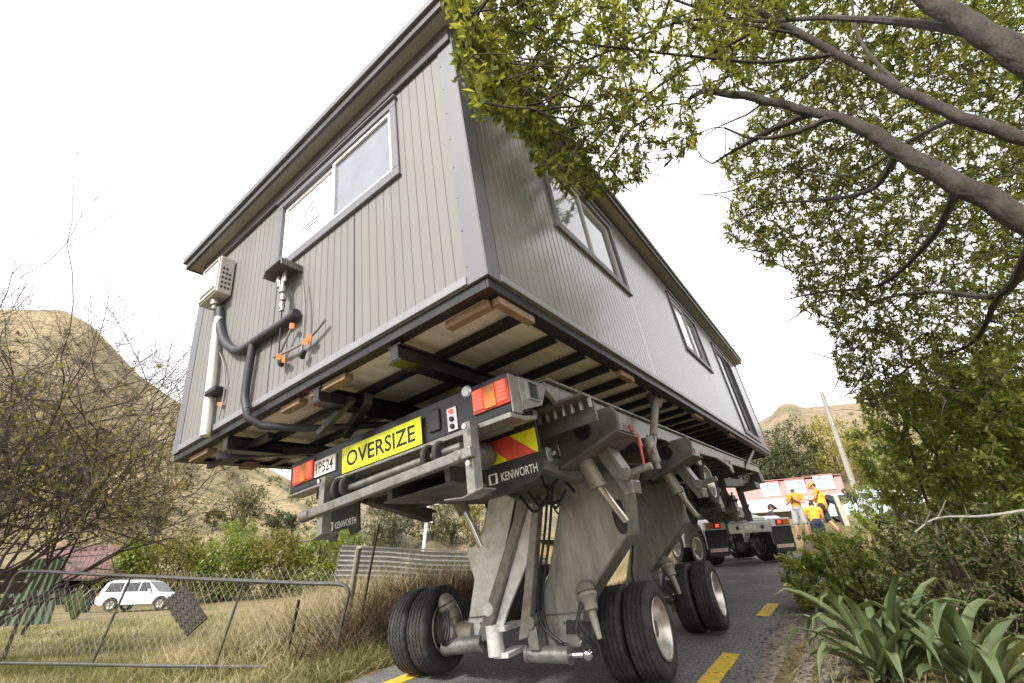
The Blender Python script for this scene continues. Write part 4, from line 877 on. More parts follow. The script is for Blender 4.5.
for s in (-1, 1):
    x0, x1 = sorted((s * .66, s * 1.25))
    for yc in (.78, 2.12):
        f = fender(x0, x1, yc)
    yb = .10
    mb = MB(); mb.b2(x0, x1, yb - .03, yb + .10, .92, 1.12); lb = mb.build('lamp_panel', M['whitepaint'], truck, .01)
    a, b = (x0 + .03, x1 - .14) if s < 0 else (x0 + .14, x1 - .03)
    w = (b - a) / 2
    for k, (p, q_) in enumerate(((a, a + w), (a + w, b))):
        amb = (k == 0) == (s < 0); q = MB(); q.b2(p + .006, q_ - .006, yb - .05, yb - .03, .95, 1.09); q.build('tail_lamp', M['lampamber' if amb else 'lampoff'], lb, .005)
        if not amb: q = MB(); q.b2(p + .06, q_ - .06, yb - .056, yb - .05, .99, 1.06); q.build('lit_lamp', M['lampred'], lb)
    mb = MB(); mb.prism([(x0, .92), (x0, .34), (x0 + .04, .28), (x1 - .04, .28), (x1, .34), (x1, .92)], 1, yb + .0, yb + .015); fl = mb.build('mud_flap', M['rubber'], truck)
    mb = MB(); mb.b2(x0 + .05, x1 - .05, yb - .004, yb - .001, .39, .47); bd = mb.build('lettering_band', M['whiteletter'], fl)
    mb = MB(); add_text(mb, 'KENWORTH', .40, .058, ((x0 + x1) / 2 + .03, yb - .006, .43), (1, 0, 0), (0, 0, 1), .012); mb.b2(x0 + .07, x0 + .10, yb - .007, yb - .005, .40, .46); mb.build('lettering', M['redletter'], bd)
    for yc in (.78, 2.12): wheel(truck, Matrix.Translation((s * .92, yc, .435 + .03)) @ Euler((0, R_(90) * s, 0)).to_matrix().to_4x4())
    road_wheel(truck, Matrix.Translation((s * 1.02, 5.5, .48)) @ Euler((0, R_(90) * s, 0)).to_matrix().to_4x4(), .47, .28)
    mb = MB(); mb.tube([(s * .92, 3.2, .72), (s * .92, 4.4, .72)], .29, 18); mb.build('fuel_tank', M['chrome'], truck)
for yc in (.78, 2.12):
    mb = MB(); mb.tube([(-.6, yc, .47), (.6, yc, .47)], .07, 10); mb.ball((0, yc, .47), .2, 12); mb.tube([(-.3, yc - .2, .62), (-.3, yc - .2, .42)], .07, 10); mb.tube([(.3, yc - .2, .62), (.3, yc - .2, .42)], .07, 10); mb.build('rear_axle', M['darksteel'], truck)
mb = MB(); mb.lathe([(0, .0), (.48, 0), (.5, -.04), (.5, -.1), (0, -.1)], Matrix.Translation((0, 1.45, 1.34)), 24); mb.b2(-.4, .4, 1.0, 1.9, 1.1, 1.24); mb.build('fifth_wheel', M['black'], truck)
mb = MB(); mb.b2(-1.05, -.55, 2.6, 3.3, 1.0, 1.55); mb.b2(.5, 1.0, 2.7, 3.3, 1.0, 1.45); mb.b2(-.4, .3, 2.7, 3.2, 1.1, 1.7); mb.build('deck_locker', M['darksteel'], truck, .02)
mb = MB(); mb.b2(-.95, -.65, 2.55, 2.6, 1.2, 1.5); mb.build('locker_plate', M['whitepaint'], truck)
mb = MB(); mb.prism([(3.5, .95), (3.5, 3.0), (4.3, 3.15), (5.0, 3.0), (5.35, 2.15), (6.5, 2.0), (6.6, .8), (3.9, .8)], 0, -1.12, 1.12); cb = mb.build('cab', M['whitepaint'], truck, .06, 3)
mb = MB(); mb.b2(-.7, .7, 3.485, 3.5, 2.1, 2.7); mb.build('rear_window', M['glassdark'], cb, .01)
for s in (-1, 1): mb = MB(); mb.prism([(4.2, 2.0), (4.2, 2.75), (4.95, 2.75), (5.25, 2.0)], 0, *sorted((s * 1.122, s * 1.13))); mb.build('side_window', M['glassdark'], cb)
for s in (-1, 1): mb = MB(); mb.tube([(s * .95, 3.3, 1.0), (s * .95, 3.3, 3.3)], .075, 12); mb.build('exhaust_stack', M['chrome'], truck)

def passenger_car(name, mtx, label, cat, paint, L=4.8, H=1.76, W=1.9, group=None, suv=True):
    c = empty(name, mtx=mtx, label=label, cat=cat, group=group); h = L / 2; hw = W / 2
    body = [(-h, .48), (-h - .03, .75), (-h + .04, 1.02), (-h + .5, 1.06), (h - 1.45, 1.04), (h - .35, .96), (h - .03, .80), (h, .45), (h - .35, .32), (-h + .3, .32)]
    mb = MB()
    # wheel arches cut from the lower edge
    def arch(y): return [(y + .44 * math.cos(t), max(.32, .34 + .44 * math.sin(t))) for t in np.linspace(0, math.pi, 9)]
    low = arch(h - .92) + arch(-h + .95)
    mb.prism([p for p in body[:8]] + [(h - .3, .32)] + low + [(-h + .3, .32)], 0, -hw, hw); b = mb.build('body', M[paint], c, .05, 3)
    roof = [(-h + .06, 1.04), (-h + .30, H - .10), (-h + .62, H), (h - 2.3, H - .02), (h - 1.95, H - .1), (h - 1.2, 1.03)]
    n = len(roof); vs = []
    for s in (-1, 1):
        for y, z in roof: vs.append((s * (hw - .03 - (z - 1.03) * .24), y, z))
    mb = MB(); mb.add(vs, [tuple(range(n))[::-1], tuple(range(n, 2 * n))] + [(i, (i + 1) % n, n + (i + 1) % n, n + i) for i in range(n)]); mb.build('cabin', M[paint], c, .05, 3)
    for s in (-1, 1):
        for a, e in (((-h + .36, -h + 1.35), 0), ((-h + 1.42, -h + 2.3), 0), ((-h + 2.37, h - 1.55), 1)):
            z0, z1 = 1.08, H - .14; t = -.2 if a[0] < -h + .6 else 0
            pts = [(a[0], z0), (a[1], z0), (a[1] - (.42 if e else 0), z1), (a[0] - t * .6, z1)]
            o = lambda z: hw - .03 - (z - 1.03) * .24
            mb = MB(); vs = [(s * (o(z) + q), y, z) for q in (-.02, .008) for y, z in pts]; mb.add(vs, [(0, 1, 2, 3), (7, 6, 5, 4), (0, 4, 5, 1), (1, 5, 6, 2), (2, 6, 7, 3), (3, 7, 4, 0)]); mb.build('side_window', M['glassdark'], c)
        for y in (h - .92, -h + .95): road_wheel(c, Matrix.Translation((s * (hw - .14), y, .37)) @ Euler((0, R_(90) * s, 0)).to_matrix().to_4x4(), .37, .25, 'rim', 5)
        mb = MB(); mb.b2(*sorted((s * (hw - .3), s * (hw + .005))), -h - .035, -h + .16, .84, 1.03); mb.build('tail_lamp', M['lampoff'], c, .02)
        mb = MB(); mb.b2(*sorted((s * (hw - .4), s * (hw - .04))), h - .2, h - .015, .72, .86); mb.build('headlight', M['alu'], c, .02)
        mb = MB(); mb.b2(*sorted((s * hw, s * (hw + .2))), h - 1.75, h - 1.62, 1.06, 1.2); mb.build('wing_mirror', M[paint], c, .03)
        for y in (-h + 1.75, -h + 2.8): mb = MB(); mb.b2(*sorted((s * hw, s * (hw + .02))), y, y + .16, .92, .95); mb.build('door_handle', M['whitepaint'], c)
    mb = MB(); mb.prism([(-h + .10, 1.09), (-h + .29, H - .16), (-h + .26, H - .14), (-h + .05, 1.09)], 0, -hw + .16, hw - .16); mb.build('rear_window', M['glassdark'], c)
    mb = MB(); mb.prism([(h - 1.23, 1.06), (h - 1.93, H - .12), (h - 1.90, H - .11), (h - 1.19, 1.06)], 0, -hw + .16, hw - .16); mb.build('windscreen', M['glassdark'], c)
    if suv:
        for s in (-1, 1): mb = MB(); mb.tube([(s * .62, -h + .8, H + .04), (s * .62, h - 2.4, H + .04)], .018, 6); mb.b2(s * .62 - .01, s * .62 + .01, -h + .85, -h + .9, H - .02, H + .04); mb.build('roof_rail', M['darksteel'], c)
    mb = MB(); mb.b2(-.26, .26, -h - .045, -h - .03, .62, .73); mb.build('number_plate', M['plate'], c)
    return c

# ------------------------------------------------------------------ people
def remeshed(mb, name, m, parent, vox, smooth=2):
    o = mb.build(name, m, parent); r = o.modifiers.new('r', 'REMESH'); r.mode = 'VOXEL'; r.voxel_size = vox; r.use_smooth_shade = True
    if smooth: q = o.modifiers.new('s', 'SMOOTH'); q.iterations = smooth; q.factor = .5
    dg = bpy.context.evaluated_depsgraph_get(); me = bpy.data.meshes.new_from_object(o.evaluated_get(dg)); o.modifiers.clear(); o.data = me; me.name = name
    if not me.materials: me.materials.append(m)
    return o
def limb(mb, pts, rs, n=10):
    Q = spline([(*p, r) for p, r in zip(pts, rs)], 4); mb.tube([q[:3] for q in Q], [float(q[3]) for q in Q], n)
    for p, r in ((pts[0], rs[0]), (pts[-1], rs[-1])): mb.ball(p, r * .99, 10)
def hand(mb, wr, d, s):
    """palm and five bent fingers from the wrist along d"""
    wr = Vector(wr); d = Vector(d).normalized(); sd = d.orthogonal().normalized(); nn = d.cross(sd)
    limb(mb, [wr, wr + d * .05, wr + d * .085], [.027, .034, .03], 8)
    for k, L in enumerate((.068, .078, .072, .056)):
        b = wr + d * .08 + sd * (.028 - .019 * k); limb(mb, [b, b + d * L * .55 + nn * .006, b + d * L * .85 + nn * .03], [.011, .0105, .009], 6)
    b = wr + d * .03 + sd * .03; limb(mb, [b, b + sd * .03 + d * .03 + nn * .01, b + sd * .035 + d * .06 + nn * .02], [.013, .012, .01], 6)
def person(loc, rz, label, J, top, bottoms, hat=None, vest=None, sleeves=.5, shorts=True, stripes=None, group=None, phone=None, hatm='hatwhite'):
    p = empty('person', loc, rz, label=label, cat='person', group=group)
    V = lambda k: Vector(J[k]); body = MB(); pel, ch, nk, hd = V('pelvis'), V('chest'), V('neck'), V('head')
    axis = (hd - nk).normalized()
    mid = (pel + ch) / 2
    limb(body, [pel, mid, ch, nk - (nk - ch) * .3], [.145, .135, .155, .10], 14)
    limb(body, [nk - (nk - ch) * .3, nk, hd], [.085, .056, .06], 10)
    fw = Vector(J.get('face', (0, 1, 0))).normalized()
    body.ball(hd + axis * .045, .098, 14, (.80, .98, 1.18)); body.ball(hd - axis * .03 + fw * .03, .07, 10, (.8, .9, 1))
    body.tube([hd + axis * .06 + fw * .085, hd + axis * .02 + fw * .118, hd + axis * .01 + fw * .09], [.010, .016, .010], 6)
    sx = axis.cross(fw).normalized()
    for s in (-1, 1): body.ball(hd + axis * .03 + sx * s * .082, .024, 8, (.5, .8, 1.3))
    for s, n in ((-1, 'l'), (1, 'r')):
        sh, el, wr = V('sh' + n), V('el' + n), V('wr' + n)
        limb(body, [ch + (sh - ch) * .45 + (nk - ch) * .3, sh, el, wr], [.07, .062, .043, .029], 10); hand(body, wr, wr - el if ('hd' + n) not in J else V('hd' + n), s)
        hip, kn, an = V('hip' + n), V('kn' + n), V('an' + n)
        limb(body, [hip + Vector((0, 0, .04)), hip, (hip + kn) / 2, kn, (kn * .6 + an * .4), an], [.09, .095, .082, .058, .06, .04], 10)
        limb(body, [an, an + Vector((0, .05, -.045)), an + Vector((0, .15, -.06))], [.042, .042, .03], 8)
    b = remeshed(body, 'body', M['skin'], p, .0095)
    c = MB(); limb(c, [pel + (mid - pel) * .2, mid, ch, nk - (nk - ch) * .28], [.165, .152, .172, .115], 16)
    for n in 'lr':
        sh, el, wr = V('sh' + n), V('el' + n), V('wr' + n); e = sh + (el - sh) * min(1, sleeves)
        pts, rs = [ch + (sh - ch) * .4 + (nk - ch) * .3, sh, e], [.09, .08, .066]
        if sleeves > 1: pts, rs = pts[:2] + [el, wr], [.09, .08, .062, .045]
        limb(c, pts, rs, 12)
    shirt = remeshed(c, 'shirt', M[top], p, .013)
    c = MB(); limb(c, [pel + Vector((0, 0, .09)), pel, pel + Vector((0, 0, -.05))], [.16, .168, .14], 14)
    for n in 'lr':
        hip, kn, an = V('hip' + n), V('kn' + n), V('an' + n)
        if shorts: limb(c, [hip + Vector((0, 0, .05)), hip, hip + (kn - hip) * .9], [.11, .115, .098], 12)
        else: limb(c, [hip + Vector((0, 0, .05)), hip, kn, an], [.11, .115, .08, .068], 12)
    remeshed(c, 'shorts' if shorts else 'trousers', M[bottoms], p, .013)
    for n in 'lr':
        an = V('an' + n); c = MB(); limb(c, [an + Vector((0, 0, .05)), an + Vector((0, 0, -.03)), an + Vector((0, .08, -.05)), an + Vector((0, .19, -.062))], [.052, .056, .05, .042], 10); remeshed(c, 'boot', M['boot'], p, .012)
    c = MB(); c.ball(hd + axis * .062 - fw * .014, .104, 14, (.82, .98, 1.12)); remeshed(c, 'hair', M['hair'], p, .02, 1)
    for s in (-1, 1): q = MB(); q.ball(hd + axis * .045 + fw * .088 + sx * s * .033, .011, 8); q.build('eye', M['hair'], p)
    if hat:
        c = MB(); R = Quaternion(Vector((0, 0, 1)).cross(axis), 0) if False else Vector((0, 0, 1)).rotation_difference(axis); m = R.to_matrix().to_4x4(); m.translation = hd + axis * .085
        if hat == 'brim': c.lathe([(0, .105), (.06, .10), (.092, .06), (.104, .0), (.165, -.012), (.168, -.02), (.10, -.012), (.095, 0)], m, 20)
        else:
            c.lathe([(0, .10), (.06, .095), (.095, .055), (.108, -.005), (.104, -.008)], m, 20); a = hd + axis * .085; c.tube([a + fw * .07, a + fw * .13 - axis * .004, a + fw * .185 - axis * .015], [.07, .06, .03], 8)
        c.build('hat', M[hatm], p)
    if vest:
        c = MB(); limb(c, [pel + (mid - pel) * .0, mid, ch, ch + (nk - ch) * .45], [.178, .165, .186, .15], 16); v = remeshed(c, 'vest', M[vest], p, .014)
    if stripes:
        for s in (-1, 1):
            q = MB(); a, b2 = ch + (nk - ch) * .35, pel + (mid - pel) * .5
            q.beam(a + sx * s * .075 + fw * .17, b2 + sx * s * .085 + fw * .165, .05, .012, tuple(fw)); q.build('stripe', M[stripes], p)
    if phone:
        q = MB(); m = Matrix.Translation(phone); q.bm((.075, .012, .15), m @ Euler((R_(-25), 0, 0)).to_matrix().to_4x4()); q.build('phone', M['glassdark'], p, .004)
    return p
def J_(**k):
    d = dict(pelvis=(0, 0, .95), chest=(0, .01, 1.28), neck=(0, 0, 1.47), head=(0, .02, 1.58), shl=(-.19, 0, 1.40), shr=(.19, 0, 1.40), ell=(-.25, -.02, 1.12), elr=(.25, -.02, 1.12), wrl=(-.26, .08, .88), wrr=(.26, .08, .88),
             hipl=(-.095, 0, .90), hipr=(.095, 0, .90), knl=(-.11, .03, .49), knr=(.11, .03, .49), anl=(-.12, 0, .10), anr=(.12, 0, .10)); d.update(k); return d
def ground_at(u, v, d): p = at(u, v, d); return (p[0], p[1], gzf(p[0], p[1]))
def stand(u, v, d, dz=0.):
    """spot whose feet show at photo point u, v"""
    while True:
        p = at(u, v, d)
        if p[2] <= gzf(p[0], p[1]) + .02 or d > 30: return (p[0], p[1], gzf(p[0], p[1]))
        d += .1
def at_h(u, v, d): p = at(u, v, d); return (p[0], p[1], gzf(p[0], p[1]))
holdL = dict(ell=(-.27, .08, 1.13), wrl=(-.07, .24, 1.22), elr=(.27, .08, 1.13), wrr=(.07, .24, 1.22), hdl=(.4, .5, .5), hdr=(-.4, .5, .5), head=(0, .04, 1.575), face=(0, 1, -.35))
def by_head(u, v, h, d=7.):
    while d < 40:
        p = at(u, v, d)
        if p[2] - gzf(p[0], p[1]) < h: return (p[0], p[1], gzf(p[0], p[1]))
        d += .05
    return (p[0], p[1], gzf(p[0], p[1]))
def by_size(u, v, h, d):
    p = at(u, v, d); return (p[0], p[1], max(gzf(p[0], p[1]) - .6, p[2] - h))
P1 = by_size(792, 489, 1.62, 15.6)
person(P1, R_(172), 'worker in orange tee shirt, grey shorts and white sun hat, arms folded up at chest', J_(**holdL, anl=(-.16, 0, .10), anr=(.16, 0, .10), knl=(-.14, .03, .49), knr=(.14, .03, .49)), 'hiviz', 'greyshort', hat='brim', phone=(0, .27, 1.27))
P2 = by_size(816, 486, 1.6, 15.6)
person(P2, R_(80), 'worker in orange cap and orange top with dark shorts looking at a phone', J_(ell=(-.24, .12, 1.14), wrl=(-.08, .33, 1.17), elr=(.24, .12, 1.14), wrr=(.08, .33, 1.17), hdl=(.2, .9, .2), hdr=(-.2, .9, .2), head=(0, .07, 1.565), face=(0, 1, -.5), knl=(-.11, .22, .52), anl=(-.12, .26, .10), knr=(.11, -.06, .49), anr=(.12, -.28, .13)), 'hiviz', 'darkcloth', hat='cap', hatm='hiviz', vest='hiyellow', phone=(0, .42, 1.22))
P3 = by_size(812, 507, 1.57, 15.0)
person(P3, R_(20), 'worker in golden tee shirt and navy shorts seen from behind, head bowed', J_(head=(.02, .09, 1.53), face=(.2, 1, -.7), chest=(0, .04, 1.27), neck=(0, .04, 1.45), ell=(-.23, .1, 1.14), wrl=(-.1, .3, 1.1), elr=(.25, .08, 1.13), wrr=(.1, .3, 1.12)), 'hiyellow', 'navy')
P4 = by_size(769, 508, 1.62, 15.4)
person(P4, R_(-70), 'man in dark jacket with orange and white reflective bands and black cap', J_(ell=(-.25, .1, 1.14), wrl=(-.16, .34, 1.05), elr=(.25, .06, 1.14), wrr=(.18, .3, 1.0), head=(0, .04, 1.575), face=(0, 1, -.25)), 'darkcloth', 'darkcloth', hat='cap', hatm='hair', sleeves=1.5, shorts=False, stripes='hiviz')
P5 = at_h(845, 527, 19.5)
person(P5, R_(75), 'person in navy jacket bent double beside the pale parked car', J_(pelvis=(0, 0, .95), chest=(0, .30, 1.16), neck=(0, .46, 1.16), head=(0, .55, 1.08), face=(0, .5, -1), shl=(-.19, .42, 1.12), shr=(.19, .42, 1.12), ell=(-.22, .52, .86), elr=(.22, .52, .86), wrl=(-.15, .62, .62), wrr=(.15, .62, .62)), 'navy', 'navy', sleeves=1.5, shorts=False)
P6 = at_h(867, 524, 19.0)
person(P6, R_(100), 'person in dark jacket leaning forward behind the power pole', J_(pelvis=(0, 0, .95), chest=(0, .2, 1.22), neck=(0, .32, 1.30), head=(0, .40, 1.34), face=(0, 1, -.6), shl=(-.19, .26, 1.25), shr=(.19, .26, 1.25), ell=(-.24, .4, 1.0), elr=(.24, .4, 1.0), wrl=(-.15, .58, .9), wrr=(.15, .58, .9)), 'darkcloth', 'greyshort', sleeves=1.5, shorts=False)
c_ = at(856, 524, 23)
passenger_car('parked_car', pitchm(c_[0], c_[1], R_(60)), 'pale blue parked car on the verge behind the workers', 'car', 'carblue', L=4.2, H=1.5, W=1.75, suv=False)

# ------------------------------------------------------------------ house with dusty red upper storey beyond the workers
def far_house():
    A, B = at(752, 500, 44), at(846, 493, 40); D = nrm([B[0] - A[0], B[1] - A[1], 0]); Lh = float(np.linalg.norm((B - A)[:2])); z0 = gzf(A[0], A[1])
    nrm2 = np.array([-D[1], D[0], 0]); Mx = Matrix(((D[0], nrm2[0], 0, A[0]), (D[1], nrm2[1], 0, A[1]), (0, 0, 1, z0), (0, 0, 0, 1)))
    h = empty('red_roofed_house', mtx=Mx, label='house with dusty red tiled upper storey, white windows and broad white lower roof', cat='house')
    zr = A[2] - z0; zt = at(757, 484, 45)[2] - z0; hw_ = Lh
    mb = MB(); mb.b2(-5.5, hw_ + 5, .2, 7, 0, zr - 1.2); mb.build('wall', M['cream'], h)
    mb = MB(); mb.prism([(0.2, zr), (.55, zt), (5.5, zt + .12), (6.2, zr)], 0, -5, hw_); mb.b2(-5.05, hw_ + .05, .45, 5.6, zt + .13, zt + .2); rf = mb.build('upper_storey', M['redwall'], h, .02)
    mb = MB(); mb.prism([(-2.3, zr - 1.35), (.25, zr + .02), (.25, zr - .1), (-2.3, zr - 1.47)], 0, -5.5, hw_ + 5); mb.prism([(.25, zr - .1), (.25, zr + .02), (7.5, zr + .02), (7.5, zr - .1)], 0, hw_ + .02, hw_ + 5); mb.build('lower_roof', M['whiteroof'], h)
    for k in range(9): mb = MB(); x = -5 + k * 2.2; mb.b2(x, x + .14, -2.2, -2.06, 0, zr - 1.45); mb.build('verandah_post', M['whitepaint'], h)
    for u, v in ((770.5, 489.5), (796, 487), (824, 482.5)):
        d = ray(u, v); o = CAM; n = nrm2; k = ((A - o) @ n + .30) / (d @ n); p = o + d * k; x = (p - A) @ D; z = p[2] - z0
        mb = MB(); w, hh = .78, .62
        frame(mb, lambda a, q, c: (a, .36 - q, c), x - w, x + w, z - hh, z + hh, .2, -.1, .18); mb.beam((x, .24, z - hh), (x, .24, z + hh), .08, .06, (0, 1, 0)); f = mb.build('window', M['whitepaint'], h)
        mb = MB(); mb.b2(x - w + .2, x + w - .2, .27, .30, z - hh + .2, z + hh - .2); mb.build('pane', mat('window_pane', (.3, .36, .42), .1, .3, var=.1), f)
        mb = MB(); mb.b2(x - w - .06, x + w + .06, .08, .5, z + hh, z + hh + .08); mb.build('window_hood', M['redwall'], f)
    mb = MB(); mb.b2(-2.5, 1.5, .17, .2, .2, zr - 2.0); mb.b2(3.0, 6.5, .17, .2, .7, zr - 2.1); mb.build('shaded_window', M['glassdark'], h)
far_house()
# power pole and stake on the right
pb = at(866, 520, 19.5); pb[2] = gzf(pb[0], pb[1]); pt_ = at(828, 391, 19.5)
mb = MB(); top = np.array([pb[0], pb[1], 0]); d = ray(828, 391); k = math.hypot(pb[0], pb[1]) / math.hypot(d[0], d[1]); topz = (CAM + d * k)[2]
mb.tube([(pb[0], pb[1], pb[2] - .3), (pb[0] - .05, pb[1], (pb[2] + topz) / 2), (pb[0] - .1, pb[1], topz)], [.13, .115, .095], 12)
pp = mb.build('power_pole', M['post']); tag(pp, 'tall pale timber power pole standing beside the leafy hedge', 'pole')
for z in (.3, .55, .72): mb = MB(); zz = pb[2] + (topz - pb[2]) * z; mb.lathe([(.12, -.05), (.126, 0), (.12, .05)], Matrix.Translation((pb[0] - .05, pb[1], zz)), 12); mb.build('steel_band', M['steel'], pp)
a = at(848, 524, 18.2); a[2] = gzf(a[0], a[1]) - .2; b = at(835, 495, 18.4)
mb = MB(); mb.tube([a, b], [.10, .085], 10); tag(mb.build('leaning_stake', M['cream']), 'short pale stake leaning left of the power pole', 'stake')

# ------------------------------------------------------------------ left of the road
sv = stand(140, 607, 20); sv0 = at(100, 606, 25); sv1 = at(188, 601, 25)
rzs = math.atan2(-(sv1[0] - sv0[0]), sv1[1] - sv0[1])
def flat(p, rz): return pitchm(p[0], p[1], rz)
q = at(142, 608, 29)
passenger_car('parked_suv', flat(q, rzs + R_(8)), 'white off road wagon parked below the red shed roof', 'car', 'carwhite', L=4.75, H=1.74)

# low shed with maroon roof
def ribs_sheet(mb, p00, p10, p01, p11, n, h, nrm_):
    """trapezoid ribbed sheet between four corners, ribs running from p0* to p1*"""
    p00, p10, p01, p11, N_ = map(lambda a: Vector(a), (p00, p10, p01, p11, nrm_)); pr = []
    for k in range(n):
        for f, z in ((0, 0), (.62, 0), (.72, 1), (.88, 1), (.98, 0)): pr.append(((k + f) / n, z * h))
    pr.append((1, 0)); vs = []
    for t, z in pr: vs += [p00.lerp(p01, t) + N_ * z, p10.lerp(p11, t) + N_ * z]
    mb.add(vs, [(2 * i, 2 * i + 1, 2 * i + 3, 2 * i + 2) for i in range(len(pr) - 1)])
E0, E1 = at(30, 578, 36), at(140, 578, 38); R0, R1 = at(50, 545, 43), at(152, 547, 45)
zb = gzf(E0[0], E0[1])
sh = empty('open_shed', (E0[0], E0[1], zb), label='low open shed with faded maroon ribbed roof behind the white wagon', cat='shed')
o_ = Vector((E0[0], E0[1], zb)); L_ = lambda p: Vector(p) - o_
mb = MB(); ribs_sheet(mb, L_(E0), L_(R0), L_(E1), L_(R1), 22, .05, (0, 0, 1)); rf = mb.build('roof', M['redroof'], sh)
B0, B1 = np.array(R0) + (np.array(R0) - E0) * .8, np.array(R1) + (np.array(R1) - E1) * .8; B0[2] = E0[2]; B1[2] = E1[2]
mb = MB(); ribs_sheet(mb, L_(R0), L_(B0), L_(R1), L_(B1), 22, .05, (0, 0, 1)); mb.build('rear_roof', M['redroof'], rf)
mb = MB(); mb.beam(L_(E0) - Vector((0, 0, .1)), L_(E1) - Vector((0, 0, .1)), .08, .18); mb.build('gutter', M['darkwood'], rf)
for t in (.05, .35, .65, .95):
    p = E0 + (E1 - E0) * t; mb = MB(); mb.beam((p[0] - o_.x, p[1] - o_.y, gzf(p[0], p[1]) - zb - .3), (p[0] - o_.x, p[1] - o_.y, p[2] - zb - .1), .14, .14); mb.build('post', M['darkwood'], sh)
mb = MB(); p, q2 = B0, B1; mb.add([L_(B0), L_(B1), (B1[0] - o_.x, B1[1] - o_.y, -.8), (B0[0] - o_.x, B0[1] - o_.y, -.8)], [(0, 1, 2, 3)]); mb.add([L_(B0), L_(R0), L_(E0), (E0[0] - o_.x, E0[1] - o_.y, -.8), (B0[0] - o_.x, B0[1] - o_.y, -.8)], [(0, 1, 2, 3, 4)]); mb.build('wall', M['darkwood'], sh)
a = at(60, 562, 25.5); b = at(92, 566, 25.3); mb = MB(); mb.add([L_(p) + Vector((0, 0, .12)) for p in (at(62, 561, 38.5), at(86, 563, 38.5), at(72, 570, 37))], [(0, 1, 2)]); mb.build('roof_gap', M['darkwood'], rf)

# leaning green sheet and dark timbers at the far left
gs = MB(); A_, B_, C_, D_ = at(-18, 628, 10.5), at(50, 624, 10.5), at(24, 561, 10.9), at(68, 558, 10.9)
ribs_sheet(gs, A_, C_, B_, D_, 8, .045, nrm([.3, -1, .2])); ribs_sheet(gs, C_, C_ + np.array([-.5, .9, .12]), D_, D_ + np.array([-.5, .9, .12]), 8, .03, (0, 0, 1))
tag(gs.build('green_ribbed_sheet', M['greensheet']), 'leaning sheet of dusty green ribbed iron beside the bare shrub', 'iron sheet')
for k, (p, q2) in enumerate((((-40, 588, 9), (22, 588, 10.2)), ((-40, 572, 9.1), (24, 576, 10.3)), ((-40, 602, 9), (10, 604, 10.0)))):
    mb = MB(); mb.beam(at(*p), at(*q2), .1, .22); tag(mb.build('timber_rail', M['darkwood']), ('middle', 'topmost', 'lowest')[k] + ' dark timber rail at the far left by the green sheet', 'rail', 'dark timber rails')
# rusty bits beside the shed: a drum and a prop
p = stand(82, 612, 17); mb = MB(); mb.lathe([(0, 0), (.34, 0), (.36, .1), (.34, .3), (.36, .5), (.34, .62), (0, .62)], Matrix.Translation(p), 16); tag(mb.build('dark_drum', M['navy']), 'dark drum lying under the shed by the flax', 'drum')

# pipe gate with chain link, an odd mat tied on it
GA, GB = np.array(at(-70, 660, 6.6)), np.array(at(338, 662, 5.2)); GA[2] = -.10; GB[2] = gzf(GB[0], GB[1]) + .10
dG = GB - GA; LG = float(np.linalg.norm(dG)); gx = Vector(dG / LG); gup = Vector((0, 0, 1)); gup = (gup - gx * gup.dot(gx)).normalized(); gn = gx.cross(gup)
gm = Matrix((gx, gn * -1, gup)).transposed().to_4x4(); gm.translation = GA
gate = empty('farm_gate', mtx=gm, label='long galvanised pipe gate with sagging wire netting across the field entrance', cat='gate')
def gpt(u, v):
    d = Vector(ray(u, v)); o = Vector(CAM); n = gn; k = (Vector(GA) - o).dot(n) / d.dot(n); p = gm.inverted() @ (o + d * k); return (p.x, p.z)
tl, tr = gpt(22, 571), gpt(345, 585); bl, br_ = gpt(-60, 663), gpt(268, 667)
HT = gpt(160, 577)[1]
def gtube(pts, r, name, m='pipe', par=gate):
    mb = MB(); Q = spline([(a, 0, z, r) for a, z in pts], 5); mb.tube([q[:3] for q in Q], r, 9); return mb.build(name, M[m], par)
gtube([gpt(-8, 622), gpt(8, 590), gpt(17, 575), gpt(30, 571), gpt(90, 574), gpt(200, 579), gpt(300, 583), gpt(338, 584), gpt(347, 588), gpt(349, 596)], .024, 'top_rail')
gtube([gpt(-60, 662), gpt(60, 664), gpt(160, 666), gpt(268, 667)], .022, 'bottom_rail')
gtube([gpt(131, 577), gpt(111, 622), gpt(92, 664)], .015, 'upright'); gtube([gpt(244, 582), gpt(230, 622), gpt(215, 666)], .015, 'upright'); gtube([gpt(349, 594), gpt(342, 622), gpt(336, 654)], .02, 'upright')
# netting: crossing wires in one mesh
mb = MB(); x0, x1 = gpt(0, 620)[0], gpt(345, 620)[0]; zt, zb_ = HT - .02, bl[1] + .03; H_ = zt - zb_; step = .11
def sag(x): return .05 * math.sin(x * 1.1) + .03 * math.sin(x * 2.9)
k = x0 - H_
while k < x1:
    for s in (1, -1):
        a0, b0 = (k, k + H_ * .8) if s > 0 else (k + H_ * .8, k); pts = []
        for t in np.linspace(0, 1, 6):
            xx = a0 + (b0 - a0) * t
            if x0 <= xx <= x1: pts.append((xx, .012 * s + .01 * math.sin(xx * 5), zt - H_ * t * .98 - sag(xx) * (1 - t)))
        if len(pts) > 1: mb.tube(pts, .002, 3, False)
    k += step
nt_ = mb.build('wire_netting', M['wire'], gate)
mp = [gpt(166, 601), gpt(188, 586), gpt(210, 618), gpt(190, 636)]
cx, cz = sum(p[0] for p in mp) / 4, sum(p[1] for p in mp) / 4
mb = MB(); mb.prism([(a, b) for a, b in mp], 1, -.05, -.03)
